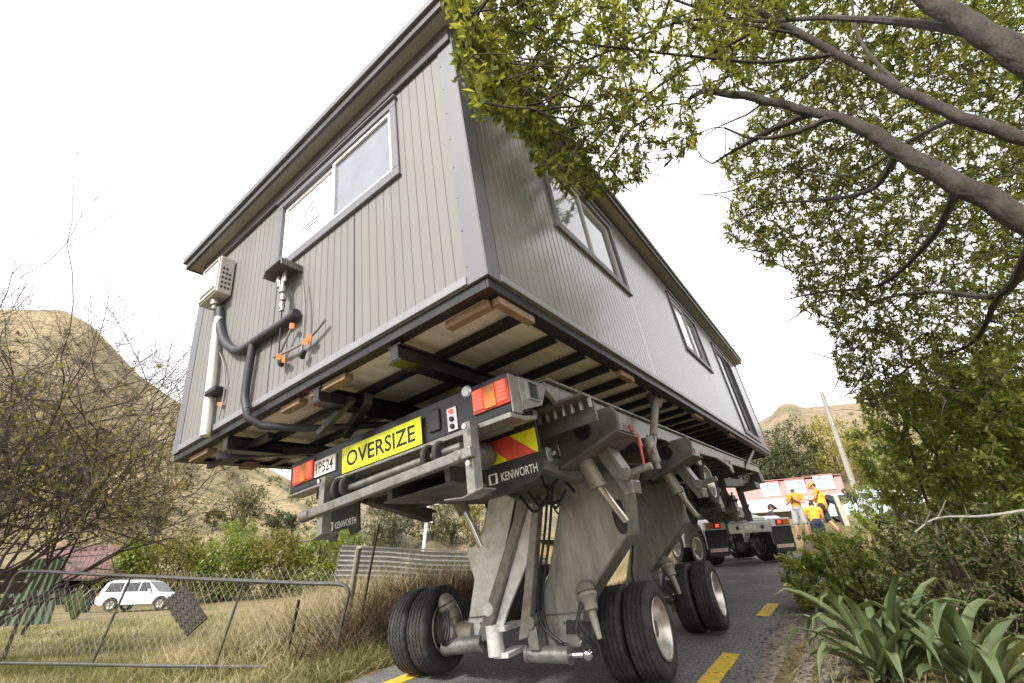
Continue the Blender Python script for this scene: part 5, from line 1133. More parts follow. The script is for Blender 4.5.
for i in range(6):
    for e in (0, 1):
        a = np.array(mp[0 if e == 0 else 1]) ; b = np.array(mp[1 if e == 0 else 2]); c = np.array(mp[3 if e == 0 else 0]); d_ = np.array(mp[2 if e == 0 else 3])
        t = (i + .5) / 6; p, q2 = a + (b - a) * t, c + (d_ - c) * t; mb.beam((p[0], -.055, p[1]), (q2[0], -.055, q2[1]), .035, .012, (0, 1, 0))
o = mb.build('hanging_mat', M['matting']); o.matrix_world = gm; tag(o, 'dark woven square mat hung askew on the gate netting', 'mat')

# posts by the gate and on the bank
def post(u0, v0, u1, v1, d, r, m, name, label, cat='post', sq=False):
    a, b = at(u0, v0, d), at(u1, v1, d); b[:2] = a[:2] + (b[:2] - a[:2]); mb = MB()
    mb.tube([a - np.array([0, 0, .3]), (a + b) / 2, b], [r, r * .95, r * .9], 4 if sq else 9); return tag(mb.build(name, M[m]), label, cat)
post(287, 655, 299, 600, 5.8, .022, 'rust', 'steel_post', 'short dark rusty steel post in the dry grass behind the gate', sq=True)
post(349, 608, 359, 547, 7.0, .05, 'post', 'timber_post', 'grey timber post standing just left of the corrugated iron fence')
post(364, 600, 379, 524, 6.6, .018, 'rust', 'steel_post', 'tall thin dark steel picket rising above the corrugated iron fence', sq=True)
# loose wire strands between pickets
mb = MB()
for v0, v1 in ((528, 523), (545, 538)):
    Q = spline([(*at(377, v0, 6.6), .004), (*at(410, v0 + 4, 7.4), .004), (*at(462, v1 + 6, 8.5), .004)], 5); mb.tube([q[:3] for q in Q], .004, 4)
tag(mb.build('fence_wire', M['wire'], None), 'two thin fence wires strung from the tall steel picket', 'wire')
# corrugated iron fence (sheets laid lengthwise)
F0, F1 = np.array(at(333, 590, 8.6)), np.array(at(500, 592, 9.6)); T0 = at(333, 545, 8.6); hgt = float(T0[2] - F0[2]) + .02
dF = F1 - F0; dF[2] = 0; dF /= np.linalg.norm(dF); nF = Vector((dF[1], -dF[0], 0))
mb = MB(); prof = [(.018 * math.cos(t * 2 * math.pi * 9), t * hgt) for t in np.linspace(0, 1, 73)]; vs = []
cols = [0, .9, 1.8, 2.7, 3.6, 4.5]
for i, xx in enumerate(cols):
    for w, z in prof: p = F0 + dF * xx + np.array(nF) * (w + .004 * (i % 2)); vs.append((p[0], p[1], F0[2] - .02 + z + .02 * math.sin(i * 2.1)))
k = len(prof); mb.add(vs, [(i * k + j, (i + 1) * k + j, (i + 1) * k + j + 1, i * k + j + 1) for i in range(len(cols) - 1) for j in range(k - 1)], True)
# returned end sheet
vs = []; nrmb = np.array([-dF[1], dF[0], 0])
for i, xx in enumerate((0, .5, 1.0)):
    for w, z in prof: p = F0 + nrmb * xx - dF * w; vs.append((p[0], p[1], F0[2] - .02 + z - .05 * i))
mb.add(vs, [(i * k + j, (i + 1) * k + j, (i + 1) * k + j + 1, i * k + j + 1) for i in range(2) for j in range(k - 1)], True)
cf = mb.build('corrugated_fence', M['corr']); tag(cf, 'galvanised corrugated iron fence behind the dead weeds on the bank', 'fence')
mb = MB(); a = F0 + np.array([0, 0, hgt]); mb.beam(a, a + dF * 4.5, .05, .03); mb.build('top_cap', M['alu'], cf)
# white power pole far off between trailer and fence
p = at(424, 545, 40); tz = at(426.5, 499, 40)[2]; mb = MB(); mb.tube([(p[0], p[1], 2), (p[0], p[1], tz)], [.17, .13], 10); up_ = mb.build('power_pole', M['whitepaint']); tag(up_, 'slim white power pole with crossarm seen under the trailer', 'pole')
mb = MB(); mb.beam((p[0] - .9, p[1] - .5, tz - .15), (p[0] + .9, p[1] + .5, tz - .1), .12, .14); mb.beam((p[0] - .6, p[1] - .3, tz - 1.5), (p[0] + .5, p[1] + .3, tz - 1.7), .1, .1); mb.build('crossarm', M['whitepaint'], up_)

# ------------------------------------------------------------------ trees and shrubs
def bush(name, label, cat, c, rad, nclump, per, L, W, m, tint=.5, group=None, trunk=True, sub=None, clump=.28):
    c = np.array(c, float); base = Vector((c[0], c[1], min(c[2] - rad[2] * .95, gzf(c[0], c[1]) if sub is None else sub)))
    e = empty(name, base, label=label, cat=cat, group=group); lv = LV(); ctr = c - np.array(base)
    cc = crown(lv, ctr, rad, nclump, per, L, W, tint, clump=clump); lv.build('crown', M[m], e)
    if trunk:
        mb = MB(); fork = ctr * np.array([.6, .6, .45]); r = max(.02, rad[2] * .05)
        mb.tube([(0, 0, -.2), tuple(fork)], [r * 1.3, r], 8)
        for q in cc[::max(1, len(cc) // 12)]: mb.tube(curve(fork, q, .12, 4), [r * .7, r * .5, r * .3, r * .12], 6)
        mb.build('trunk', M['bark'], e)
    return e
hb = [(132, 562, 40, 20, 20, 'leafHedge', 'silvery round hedge shrub beside the end of the shed roof'), (178, 560, 40, 32, 21, 'leafHedgeO', 'olive hedge shrub just right of the silvery round shrub'), (228, 558, 40, 30, 22, 'leafHedge', 'bright bushy hedge shrub in the middle of the row'), (275, 558, 40, 32, 22, 'leafHedgeO', 'tall olive hedge shrub near the right end of the row'), (318, 558, 40, 28, 24, 'leafHedge', 'light green hedge shrub at the right end of the row by the iron fence')]
for i, (u, v, d, ru, rv, m, lab) in enumerate(hb):
    c = at(u, v + 7, d); k = d / FPX; rv += 6; bush('hedge_shrub', lab, 'shrub', c, (ru * k * 1.25, ru * k * .9, rv * k * 1.1), 160, 46, .3, .15, m, (.55, .42, .5, .42, .6)[i], 'hedge of rounded shrubs beyond the field', trunk=True, clump=.2)
c = at(322, 570, 22); 
# flax by the shed, small trees on the dry hillside
def flax_clump(loc, n, L, w, label, seed, tint=.5, lean=None, m='flax', spread=1., elr=(38, 84)):
    g = np.random.default_rng(seed); e = empty('flax_plant', loc, label=label, cat='flax plant'); V = []; T = []; F = []
    for i in range(n):
        az = g.uniform(0, 6.283) if lean is None else lean[0] + g.normal() * lean[1]; el = R_(g.uniform(*elr)); LL = L * g.uniform(.6, 1.1); ww = w * g.uniform(.75, 1.2); droop = g.uniform(.5, 1.5) * spread; k = 9; fold = g.uniform(.3, 1.0) * ww * .45; s0 = g.uniform(.5, .85); kink = g.uniform(0, .9) * (spread > 1)
        p = np.array([g.normal() * .06, g.normal() * .06, 0.]); d = np.array([math.cos(az) * math.cos(el), math.sin(az) * math.cos(el), math.sin(el)]); t = np.clip(tint + g.normal() * .2, 0, 1); o = len(V); tw = g.normal() * .25
        for j in range(k + 1):
            s = j / k; wd = ww * (.55 + .45 * min(1, s * 3)) * (1 - max(0, (s - .55) / .45) ** 1.7) + .001
            sd = np.cross(d, [0, 0, 1.]); sd /= np.linalg.norm(sd) + 1e-6; nn = np.cross(sd, d); sd2 = sd * math.cos(tw) + nn * math.sin(tw)
            V += [p - sd2 * wd * .5 + nn * fold * (wd / ww), p, p + sd2 * wd * .5 + nn * fold * (wd / ww)]; T += [min(1, t + .12), max(0, t - .05), min(1, t + .12)]
            p = p + d * LL / k; d = d + np.array([0, 0, -1.]) * (droop * (s ** 1.6) * 2.56 / k + (kink if abs(s - s0) < .09 else 0)); d /= np.linalg.norm(d)
        for j in range(k): a = o + 3 * j; F += [(a, a + 1, a + 4, a + 3), (a + 1, a + 2, a + 5, a + 4)]
    me = bpy.data.meshes.new('leaves'); me.from_pydata([tuple(v) for v in V], [], F); a = me.attributes.new('tint', 'FLOAT', 'POINT'); a.data.foreach_set('value', np.array(T, np.float32)); me.polygons.foreach_set('use_smooth', [True] * len(F)); me.materials.append(M[m])
    ob = bpy.data.objects.new('leaves', me); COL.objects.link(ob); ob.parent = e; return e
p = stand(68, 612, 18); flax_clump(p, 46, 1.9, .09, 'upright flax plant in front of the open shed', 5, .6, spread=.4)
p = at(84, 596, 22); flax_clump((p[0], p[1], gzf(p[0], p[1])), 26, 1.1, .08, 'smaller flax plant beside the tail of the white wagon', 6, .45, spread=.5)
c = at(100, 573, 34); bush('small_tree', 'small pale green tree against the maroon shed roof', 'tree', c, (.7, .7, 1.1), 14, 30, .2, .06, 'leafHedge', .5)
def hill_tree(u, vb, vt, w, label, m, n, d0=60, L=.5, W_=.2, lobes=1, tint=.5, name='hillside_tree', cl=.24):
    p = on_land(u, vb, d0); d = float((p - CAM) @ (MW.T @ np.array([0, 0, 1.]) if False else MW[:, 2])); k = d / FPX
    h = (vb - vt) * k * 1.05; e = empty(name, tuple(p), label=label, cat='tree', group='trees on the dry hillside'); lv = LV(); mb = MB(); mb.tube([(0, 0, -1), (0, 0, h * .35)], [h * .035, h * .025], 7)
    for i in range(lobes):
        a = 6.283 * i / lobes + 1.0; off = w * k * (.5 if lobes > 1 else 0); low = name == 'background_tree'; ce = np.array([off * math.cos(a), off * math.sin(a) * .6, h * (.5 if low else .62 + .12 * math.sin(i * 2.3))]); r = np.array([w * k * (.6 if lobes > 1 else 1.15 if low else 1), w * k * (.6 if lobes > 1 else .9), h * (.52 if low else .33)])
        cc = crown(lv, ce, r, n // lobes, 26, L * k * 7, W_ * k * 7, tint, clump=cl); mb.tube(curve((0, 0, h * .2), ce, .1, 4), [h * .025, h * .02, h * .014, h * .006], 6)
        for q in cc[::max(1, len(cc) // 6)]: mb.tube([tuple(ce - [0, 0, r[2] * .6]), tuple(q)], [h * .01, h * .004], 5)
    lv.build('crown', M[m], e); mb.build('trunk', M['bark'], e)
hill_tree(147, 548, 503, 17, 'grey green gum tree with several stems above the shed', 'leafEuc', 46, lobes=3, tint=.4)
hill_tree(238, 540, 489, 26, 'broad grey gum tree on the slope above the hedge', 'leafEuc', 70, lobes=4, tint=.5)
hill_tree(276, 540, 512, 18, 'dark rounded conifer on the slope right of the broad gum', 'leafPine', 50, tint=.4)
hill_tree(235, 548, 520, 20, 'pale cabbage tree just above the middle of the hedge', 'leafHedge', 40, d0=45, tint=.6)
hill_tree(212, 530, 513, 10, 'small dull green tree left of the broad gum', 'leafEuc', 24, tint=.45)
for u, vb, vt, w, m, lab, n in ((392, 546, 500, 24, 'leafPine', 'dark conifer left of the white power pole', 70), (452, 546, 496, 26, 'leafPine', 'tall conifer right of the white power pole', 80), (432, 540, 492, 20, 'leafEuc', 'grey tree behind the white power pole', 60), (372, 550, 508, 22, 'leafEuc', 'thin grey tree beside the far mud flap', 50), (342, 552, 532, 22, 'leafHedge', 'bright green shrub just above the left end of the iron fence', 50), (478, 546, 505, 18, 'leafHedgeO', 'yellowish tree behind the white leg of the trailer', 50)):
    hill_tree(u, vb, vt, w, lab, m, n, d0=36, tint=.5, name='background_tree')
for u, vb, vt, w, m, lab, n in ((775, 482, 432, 24, 'leafPine', 'dark green dense tree right behind the red upper storey', 110), (800, 478, 428, 26, 'leafPine', 'broad dark tree left of the power pole above the red house', 120), (842, 482, 420, 26, 'leafWillow', 'yellow green willow behind the power pole', 120), (880, 482, 428, 28, 'leafWillow', 'pale willow partly hidden by the leafy hedge', 110), (745, 485, 450, 20, 'leafPine', 'dark tree showing beyond the far end of the cabin', 80)):
    hill_tree(u, vb, vt, w, lab, m, n, d0=52, tint=.5, name='background_tree', cl=.22)

# bare thorny shrub at the far left
def twiggy(loc, label):
    g = np.random.default_rng(21); e = empty('bare_shrub', loc, label=label, cat='shrub'); mb = MB(); tips = []
    def grow(p, d, L, r, lev):
        if lev >= 1 and p[2] + d[2] * L < 2.0 and math.hypot(p[0] + d[0] * L, p[1] + d[1] * L) > .8: return
        k = 4; pts = [p]; q = p.copy(); dd = d.copy()
        for i in range(k): dd = dd + g.normal(size=3) * .16; dd /= np.linalg.norm(dd); q = q + dd * L / k; pts.append(q.copy())
        mb.tube(pts, list(np.linspace(r, r * .5, k + 1)), 5 if lev < 2 else 3, False)
        if lev >= 4: tips.append((q, dd)); return
        if lev >= 1 and q[2] < 2.0 and math.hypot(q[0], q[1]) > .8: return
        n = (5, 5, 4, 4)[lev]
        for i in range(n):
            t = g.uniform(.3, 1); b = pts[min(k, int(t * k) + 1)]; nd = dd * .55 + g.normal(size=3) * .62; nd[2] += .12; nd /= np.linalg.norm(nd); grow(b, nd, L * g.uniform(.5, .78), r * .52, lev + 1)
        tips.append((q, dd))
    for i in range(30):
        a = g.uniform(0, 6.283); d = np.array([math.cos(a) * .3 + .1, math.sin(a) * .3 + .16, 1.]); d /= np.linalg.norm(d); grow(np.array([g.normal() * .9, g.normal() * .9, g.uniform(0, .6)]), d, g.uniform(2.7, 4.2), .036, 0)
    mb.build('branches', M['bareTwig'], e)
    P = np.array([t[0] for t in tips]); D = np.array([t[1] for t in tips]); sel = (g.random(len(P)) < .6) & (P[:, 2] < 4.6); lv = LV(); rosettes(lv, P[sel], D[sel], 5, .06, .034, g.uniform(0, 1, sel.sum())); lv.build('leaves', M['leafYel'], e)
p = at(-60, 600, 8.3); twiggy((p[0], p[1], gzf(p[0], p[1]) - .1), 'tangled bare grey shrub with a few yellow green leaves behind the gate')

# the big roadside tree over the lane
def big_tree():
    limbs_px = [
        [(1130, 262, 2.7, .20), (1040, 228, 2.9, .165), (960, 184, 3.2, .14), (905, 154, 3.5, .125), (850, 123, 3.8, .10), (800, 109, 4.1, .075), (745, 96, 4.5, .055), (702, 92, 4.9, .04), (682, 106, 5.1, .02)],
        [(812, 112, 4.05, .05), (775, 128, 4.3, .045), (735, 150, 4.7, .026), (712, 164, 4.9, .012)],
        [(830, 118, 3.9, .035), (790, 134, 4.0, .03), (752, 138, 4.2, .02), (725, 128, 4.4, .012)],
        [(1130, 200, 2.9, .13), (1030, 142, 3.2, .10), (960, 116, 3.5, .09), (905, 92, 3.8, .078), (855, 64, 4.1, .065), (800, 34, 4.4, .05), (760, 12, 4.6, .04), (720, -15, 4.9, .03)],
        [(1120, 100, 2.3, .17), (1040, 68, 2.5, .15), (985, 34, 2.7, .13), (930, 0, 3.0, .11), (870, -40, 3.3, .08)],
        [(985, 34, 2.7, .05), (900, 22, 3.4, .04), (820, 18, 4.0, .03), (740, 20, 4.5, .022), (660, -5, 4.9, .015)],
        [(830, 55, 4.2, .028), (760, 62, 4.4, .024), (690, 56, 4.6, .02), (620, 48, 4.6, .017), (560, 40, 4.4, .012), (500, 30, 4.1, .008)],
        [(780, 20, 4.5, .024), (700, 60, 4.8, .021), (640, 100, 4.9, .019), (600, 135, 4.9, .017), (575, 165, 4.8, .012), (555, 175, 4.6, .007)],
        [(800, 34, 4.4, .022), (690, 20, 4.8, .018), (600, 55, 4.7, .015), (530, 80, 4.2, .01), (490, 90, 3.9, .006)],
        [(900, 152, 3.5, .04), (870, 190, 4.4, .032), (820, 200, 5.2, .026), (770, 205, 5.9, .018), (730, 225, 6.3, .008)],
        [(960, 184, 3.2, .05), (930, 240, 4.4, .04), (880, 285, 5.6, .03), (820, 292, 6.2, .02), (785, 300, 6.6, .008)],
        [(1040, 228, 2.9, .06), (1000, 295, 4.2, .045), (940, 292, 5.2, .035), (880, 300, 6.0, .025), (830, 330, 6.6, .012)],
        [(1000, 295, 4.2, .04), (970, 345, 5.5, .03), (920, 360, 6.4, .022), (870, 400, 7.0, .012)],
        [(960, 116, 3.5, .035), (920, 135, 4.4, .028), (850, 175, 5.4, .02), (790, 165, 6.0, .012)],
        [(905, 92, 3.8, .03), (860, 40, 4.6, .022), (850, -10, 5.0, .015)]]
    base = np.array([3.6, 3.0, gzf(3.6, 3.0)]); e = empty('roadside_tree', tuple(base), label='large leafy roadside tree arching over the lane and brushing the cabin roof', cat='tree')
    mb = MB(); nodes = []
    t0 = at(1130, 262, 2.7); t1 = at(1130, 200, 2.9); t2 = at(1120, 100, 2.3); fork = base + np.array([-.3, .1, 2.1])
    tr = MB(); tr.tube([q[:3] - base for q in [np.array(x) for x in spline([(*(base - [0, 0, .3]), .36), (*(base + [-.1, 0, 1.1]), .29), (*fork, .2)], 5)]], [float(x[3]) for x in spline([(0, 0, 0, .30), (0, 0, 1, .22), (0, 0, 2, .19)], 5)], 14); trunk = tr.build('trunk', M['bark'], e)
    for t, r in ((t0, .098), (t1, .064), (t2, .083)):
        Q = spline([(*(fork - [0, 0, .15]), r * 1.2), (*((fork + t) / 2 + [0, 0, .1]), r * 1.08), (*t, r)], 5); mb.tube([q[:3] - base for q in Q], [float(q[3]) for q in Q], 12)
    for lp in limbs_px:
        Q = spline([(*at(u, v, d), r * (.49 if r > .06 else .72)) for u, v, d, r in lp], 5)
        for q in Q[1:-1]: q[:3] += rng.normal(size=3) * min(.012, .12 * q[3])
        mb.tube([q[:3] - base for q in Q], [float(q[3]) for q in Q], 10 if lp[0][3] > .06 else 7); nodes += [q for q in Q if q[3] < .075]
    N_ = np.array(nodes); NP = N_[:, :3]; NR = N_[:, 3]
    def inpoly(P, u, v):
        c = False; n = len(P)
        for i in range(n):
            (x1, y1), (x2, y2) = P[i], P[(i + 1) % n]
            if (y1 > v) != (y2 > v) and u < (x2 - x1) * (v - y1) / (y2 - y1) + x1: c = not c
        return c
    left = [(432, -40), (440, 28), (452, 52), (462, 78), (478, 104), (500, 124), (524, 132), (534, 165), (552, 182), (585, 200), (628, 190), (660, 168), (694, 152), (702, 105), (742, 84), (800, 0), (800, -40)]
    right = [(690, -40), (700, 50), (742, 84), (760, 100), (738, 140), (715, 165), (735, 190), (722, 236), (752, 262), (792, 268), (800, 312), (830, 330), (836, 376), (870, 410), (920, 420), (1060, 420), (1060, -40)]
    pts = []
    def d_wall(u, v):
        h = hpt(u, v, 1, -.22)
        if -.25 < h[0] < 11.6 and h[2] < 2.75: w = h2w(h); return float((w - CAM) @ MW[:, 2])
        return None
    while len(pts) < 1900:
        u, v = rng.uniform(425, 800), rng.uniform(-40, 205)
        if not inpoly(left, u, v): continue
        dw = d_wall(u, v); edge = v > 70 and u < 600
        if dw and dw < 7: d = rng.uniform(dw * .8, dw * .97)
        else:
            d = rng.uniform(3.9, 6.2)
            if u < 560 and d > 4.4: d = rng.uniform(3.7, 4.4)
        # thinner towards the sky gap on the right
        if u > 640 and rng.random() < .35: continue
        pts.append((*at(u, v, d), 0))
    nl = len(pts)
    while len(pts) < nl + 8600:
        u, v = rng.uniform(690, 1060), rng.uniform(-40, 420)
        if not inpoly(right, u, v): continue
        near = np.clip((u - 720) / 300, 0, 1); d = rng.uniform(5.0 + .8 * (1 - near), 7.6)
        pts.append((*at(u, v, d), 1))
    P = np.array(pts)[:, :3]
    # twigs join each leaf rosette to the nearest branch point, nearest first
    D0 = np.array([np.min(((NP - p) ** 2).sum(1)) for p in P]); order = np.argsort(D0); tips = []; dirs = []
    cap = len(NP) + len(P) * 3; bufP = np.zeros((cap, 3)); bufR = np.zeros(cap); n = len(NP); bufP[:n] = NP; bufR[:n] = NR
    for i in order:
        p = P[i]; dd = ((bufP[:n] - p) ** 2).sum(1); j = int(np.argmin(dd)); a = bufP[j]; L = math.sqrt(dd[j]); r = max(.0045, min(.012, bufR[j] * .7))
        c = curve(a, p, .13, 4); mb.tube([q - base for q in c], [r, r * .85, r * .7, .0028], 4 if r < .006 else 5, False)
        for q in c[1:]: bufP[n] = q; bufR[n] = r * .8; n += 1
        t = c[-1] - c[-2]; tips.append(p); dirs.append(t / (np.linalg.norm(t) + 1e-9))
    for i in range(1300):                                    # bare inner twigs
        a = bufP[rng.integers(0, n)]; b = a + rdir(1)[0] * rng.uniform(.25, .8) * np.array([1, 1, .7]); h_ = RW.T @ (b - AW)
        if h_[1] > -.4 and -1.2 < h_[0] < 12 and h_[2] < 2.9: continue
        c = curve(a, b, .15, 5); r = rng.uniform(.005, .012); mb.tube([q - base for q in c], [r, r * .85, r * .7, r * .5, .002], 4, False)
    mb.build('branches', M['bark'], e)
    tips = np.array(tips) - base; dirs = np.array(dirs); lv = LV()
    rosettes(lv, tips, dirs, 8, .074, .027, np.clip(.45 + rng.normal(0, .2, len(tips)), 0, 1), .15)
    k = rng.random(len(tips)) < .6; rosettes(lv, tips[k] - dirs[k] * .09, dirs[k], 4, .07, .026, np.clip(.4 + rng.normal(0, .2, k.sum()), 0, 1), .15)
    lv.build('leaves', M['leafTree'], e)
big_tree()

# leafy shrubs of the right-hand verge
def verge_shrub(name, label, c, rad, nclump, per, L, W, m, tint, stems=7, k=8, group='shrubs along the right verge', shell=.35):
    c = np.array(c, float); base = np.array([c[0], c[1], gzf(c[0], c[1])]); e = empty(name, tuple(base), label=label, cat='shrub', group=group); rad = np.array(rad, float)
    p = rdir(nclump) * (rng.uniform(shell ** 3, 1, (nclump, 1)) ** (1 / 3)); p *= 1 + .13 * np.sin(p[:, :1] * 7 + p[:, 2:3] * 5 + c[0]); P = c + p * rad; P = P[P[:, 2] > base[2] + .03]; o = np.argsort(((P - base) ** 2).sum(1)); P = P[o]
    mb = MB(); n = 0; buf = np.zeros((len(P) * 3 + stems * 8, 3)); lvl = np.zeros(len(buf))
    for s in range(stems):
        t = c + rdir(1)[0] * rad * .55; t[2] = max(t[2], base[2] + .4); cu = curve(base + rng.normal(size=3) * [.15, .15, 0], t, .12, 6); mb.tube([q - base for q in cu], list(np.linspace(.03, .012, 6)), 6, False)
        for q in cu[1:]: buf[n] = q; n += 1
    dirs = []
    for q in P:
        dd = ((buf[:n] - q) ** 2).sum(1); j = int(np.argmin(dd)); cu = curve(buf[j], q, .12, 4); mb.tube([x - base for x in cu], [.007, .006, .005, .003], 4, False)
        for x in cu[1:]: buf[n] = x; n += 1
        t = cu[-1] - cu[-2]; dirs.append(t / (np.linalg.norm(t) + 1e-9))
    mb.build('branches', M['twig'], e); dirs = np.array(dirs); out = (P - c) / rad; out /= np.linalg.norm(out, axis=1, keepdims=True); dirs = dirs * .5 + out * .5 + [0, 0, .35]; dirs /= np.linalg.norm(dirs, axis=1, keepdims=True); lv = LV()
    tm = np.clip(tint + rng.normal(0, .17, len(P)), 0, 1); rosettes(lv, P - base, dirs, per, L, W, tm, .14); rosettes(lv, P - base - dirs * L * .9, dirs, per // 2, L, W, np.clip(tm - .08, 0, 1), .14); lv.build('leaves', M[m], e); return e
verge_shrub('verge_shrub', 'glossy green shrub leaning out over the yellow road dashes', at(852, 588, 6.2), (.84, .85, .82), 520, 10, .105, .044, 'leafShrub', .55)
verge_shrub('verge_shrub', 'tall leafy shrub directly below the overhanging tree branches', at(935, 450, 7.2), (1.1, 1.2, 1.4), 900, 10, .10, .042, 'leafShrub', .6)
verge_shrub('verge_shrub', 'high bright green shrub at the right edge of the photo', at(1020, 420, 5.6), (.85, .9, 1.1), 800, 10, .095, .042, 'leafShrub', .7)
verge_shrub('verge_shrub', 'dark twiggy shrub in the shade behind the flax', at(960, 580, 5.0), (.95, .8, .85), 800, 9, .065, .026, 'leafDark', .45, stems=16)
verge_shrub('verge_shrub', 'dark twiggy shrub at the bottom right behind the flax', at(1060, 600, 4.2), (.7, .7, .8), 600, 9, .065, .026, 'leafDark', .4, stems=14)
verge_shrub('verge_shrub', 'green shrub behind the tall leafy shrub beside the power pole', at(925, 505, 9.5), (1.3, 1.3, 1.35), 700, 9, .11, .05, 'leafShrub', .6)
# bare stick poking out of the dark shrub
mb = MB(); Q = spline([(*at(915, 532, 4.6), .008), (*at(938, 518, 4.55), .01), (*at(985, 516, 4.5), .013), (*at(1040, 508, 4.4), .016)], 6); mb.tube([q[:3] for q in Q], [float(q[3]) for q in Q], 7)
for t, u, v in ((6, 946, 500), (3, 930, 512), (10, 965, 508)): mb.tube([Q[t][:3], at(u, v, 4.5)], [.008, .004], 5)
tag(mb.build('bare_branch', M['post']), 'bare pale forked branch lying across the dark shrub', 'branch')
pf = at(905, 725, 3.1); flax_clump((pf[0], pf[1], gzf(pf[0], pf[1]) + .0), 40, .9, .078, 'broad leaved green flax plant in the bottom right foreground', 12, .55, spread=2.2, elr=(22, 74))
pf = at(1000, 735, 2.8); flax_clump((pf[0], pf[1], gzf(pf[0], pf[1])), 26, .85, .078, 'flax plant at the bottom right corner beside the larger flax', 14, .55, spread=2.2, elr=(22, 72))

# ------------------------------------------------------------------ grasses (nobody could count these)
def grass(name, label, cat, xy, L, W, m, tint, lean=.35, segs=3, dz=0.):
    n = len(xy); z = gz(xy[:, 0], xy[:, 1]) + dz; b = np.stack([xy[:, 0], xy[:, 1], z], 1)
    d = rng.normal(size=(n, 3)) * lean; d[:, 2] = 1; d /= np.linalg.norm(d, axis=1, keepdims=True); sd = np.cross(d, rdir(n)); sd /= np.linalg.norm(sd, axis=1, keepdims=True)
    bend = rng.normal(size=(n, 3)) * .5; bend[:, 2] = -np.abs(bend[:, 2]) * .8; V = []
    for s in range(segs + 1):
        t = s / segs; c = b + d * (L * t)[:, None] + bend * (L * t * t * .6)[:, None]; w = (W * (1 - t * .92))[:, None] * .5; V += [c - sd * w, c + sd * w]
    k = 2 * (segs + 1); v = np.stack(V, 1).reshape(-1, 3); i = np.arange(n)[:, None] * k; f = np.concatenate([i + np.array([2 * s, 2 * s + 1, 2 * s + 3, 2 * s + 2]) for s in range(segs)], 1).reshape(-1)
    me = bpy.data.meshes.new(name); me.vertices.add(len(v)); me.vertices.foreach_set('co', v.astype(np.float32).ravel()); me.loops.add(len(f)); me.loops.foreach_set('vertex_index', f.astype(np.int32)); me.polygons.add(n * segs); me.polygons.foreach_set('loop_start', np.arange(n * segs, dtype=np.int32) * 4); me.update(calc_edges=True)
    a = me.attributes.new('tint', 'FLOAT', 'POINT'); a.data.foreach_set('value', np.repeat(tint, k).astype(np.float32)); me.materials.append(M[m]); o = bpy.data.objects.new(name, me); COL.objects.link(o); o['kind'] = 'stuff'; return tag(o, label, cat)
def patch(n, x0, x1, y0, y1, keep=None):
    xy = np.stack([rng.uniform(x0, x1, n), rng.uniform(y0, y1, n)], 1); return xy[keep(xy[:, 0], xy[:, 1])] if keep is not None else xy
def noise2(x, y): return .5 + .25 * np.sin(x * 1.9 + 1.3 * np.sin(y * 1.1)) + .25 * np.sin(y * 2.3 + 1.7 * np.sin(x * .8))
edge = lambda x, y: x < xc(y) - 1.78
xy = np.concatenate([patch(42000, -12, -4.3, 1.0, 7.5, edge), patch(26000, -26, -6, 1.0, 12, lambda x, y: np.hypot(x, y) > 8)])
nn_ = noise2(xy[:, 0], xy[:, 1]); far = np.hypot(xy[:, 0], xy[:, 1]) / 8
grass('field_grass', 'short dry and green grass of the field behind the gate', 'grass', xy, rng.uniform(.05, .15, len(xy)) * (1 + .5 * far), .007 * (1 + far), 'grass', np.clip(nn_ * .7 + .22 + rng.normal(0, .25, len(xy)), 0, 1), .6, 2)
B = lambda x, y: (np.exp(-((x + 7.8) / 2.0) ** 2 - ((y - 6.0) / 2.4) ** 2) > rng.uniform(.12, .7, len(x))) & edge(x, y) & (x < -5.9 + .4 * rng.normal(size=len(x)))
xy = patch(70000, -11.5, -4.9, 3.2, 11, B)
grass('long_dry_grass', 'long straw coloured grass covering the bank behind the gate', 'dry grass', xy, rng.uniform(.22, .55, len(xy)), rng.uniform(.006, .012, len(xy)), 'straw', np.clip(.35 + .45 * noise2(xy[:, 0] * 1.7, xy[:, 1] * 1.7) + rng.normal(0, .16, len(xy)), 0, 1), .55)
C = lambda x, y: (np.exp(-((x + 5.6) / .75) ** 2 - ((y - 6.3) / 2.1) ** 2) > rng.uniform(.15, .9, len(x))) & (x < xc(y) - 1.9)
xy = patch(60000, -7.6, -4.4, 3.4, 10, C)
grass('dead_weeds', 'tangle of dead brown weeds on the bank beside the left wheels', 'dead weeds', xy, rng.uniform(.25, .82, len(xy)), rng.uniform(.006, .014, len(xy)), 'weed', np.clip(.08 + .38 * noise2(xy[:, 0] * 3, xy[:, 1] * 3) + rng.normal(0, .2, len(xy)), 0, 1), .75, 4)
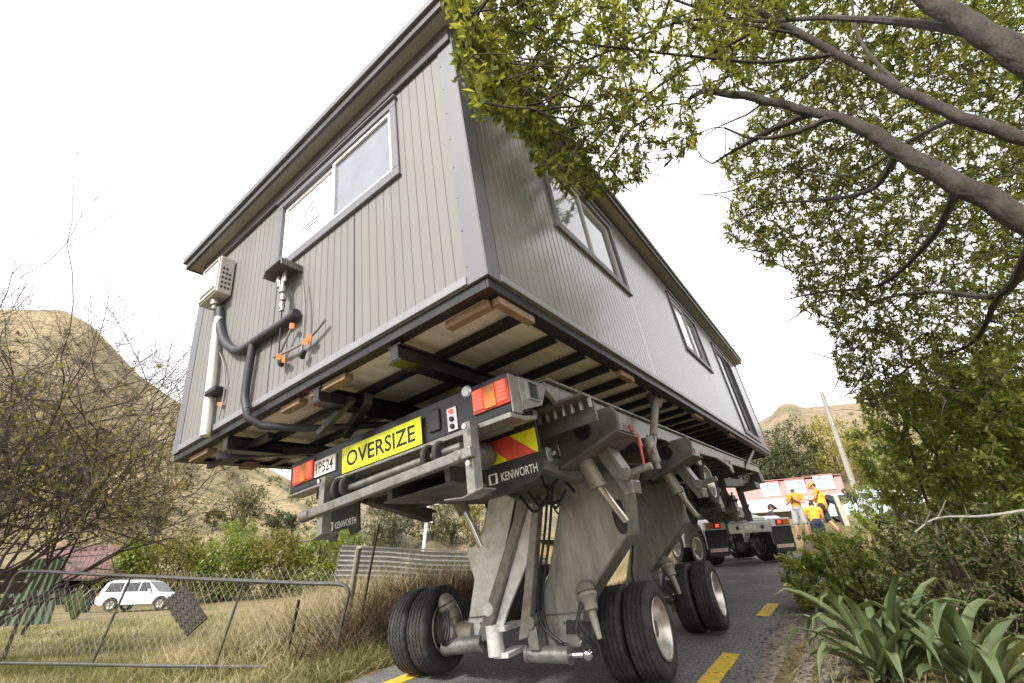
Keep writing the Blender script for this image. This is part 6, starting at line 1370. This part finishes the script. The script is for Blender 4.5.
# tall seed stalks over the weeds and fence
xy = patch(650, -7.4, -5.0, 5.0, 8.5)
grass('weed_stalks', 'tall thin dead stalks rising above the weeds in front of the iron fence', 'dead stalks', xy, rng.uniform(.7, 1.35, len(xy)), rng.uniform(.006, .012, len(xy)), 'straw', np.clip(.35 + rng.normal(0, .2, len(xy)), 0, 1), .14, 4)
xy = np.concatenate([patch(9000, -5.2, -4.35, 1.0, 16, edge), patch(5000, -5.6, -3.9, 2.2, 4.6, edge)])
grass('verge_grass', 'fresh green grass along the left edge of the lane', 'grass', xy, rng.uniform(.06, .2, len(xy)), .009 * np.ones(len(xy)), 'grass', np.clip(.2 + rng.normal(0, .2, len(xy)), 0, 1), .5, 3)
R2 = lambda x, y: x > xc(y) + 1.75 + .5 * rng.random(len(x))
xy = np.concatenate([patch(9000, -1.0, 2.4, 2.2, 14, R2), patch(16000, -3.5, 6, 14, 30, R2)])
grass('verge_grass', 'green grass on the right verge where the workers stand', 'grass', xy, rng.uniform(.05, .16, len(xy)), .013 * np.ones(len(xy)), 'grass', np.clip(.35 + rng.normal(0, .25, len(xy)), 0, 1), .5, 2)
# fallen leaves on the shoulder
n = 3000; x = xc(np.full(n, 5.)) + np.where(rng.random(n) < .5, rng.normal(1.95, .3, n), rng.uniform(1.9, 4.2, n)); y = rng.uniform(2, 11, n); lv = LV(); b = np.stack([x, y, gz(x, y) + .012], 1); d = rdir(n); d[:, 2] *= .15; lv.add(b, d, np.tile([0, 0, 1.], (n, 1)) + rdir(n) * .2, rng.uniform(.03, .07, n), rng.uniform(.015, .03, n), np.clip(rng.normal(.5, .25, n), 0, 1)); o = lv.build('leaf_litter', M['weed']); tag(o, 'brown fallen leaves scattered on the gravel shoulder', 'fallen leaves', kind='stuff')

# low scrub dotted over the hillsides
lv = LV()
for i in range(420):
    a = rng.uniform(-1.62, -.5) if i < 240 else rng.uniform(-.35, .45); r = rng.uniform(66, 270); x, y = math.sin(a) * r, math.cos(a) * r; z = max(h(x, y) for h in HILLS)
    if z < -5: continue
    s_ = rng.uniform(.5, 1.9) * (r / 130) ** .6; crown(lv, (x, y, z + s_ * .3), (s_ * 1.2, s_ * 1.2, s_ * .7), 7, 9, .55 * s_, .3 * s_, .4, clump=.4)
tag(lv.build('hill_scrub', M['leafEuc']), 'low grey green scrub dotted over the dry hillsides', 'scrub', kind='stuff')
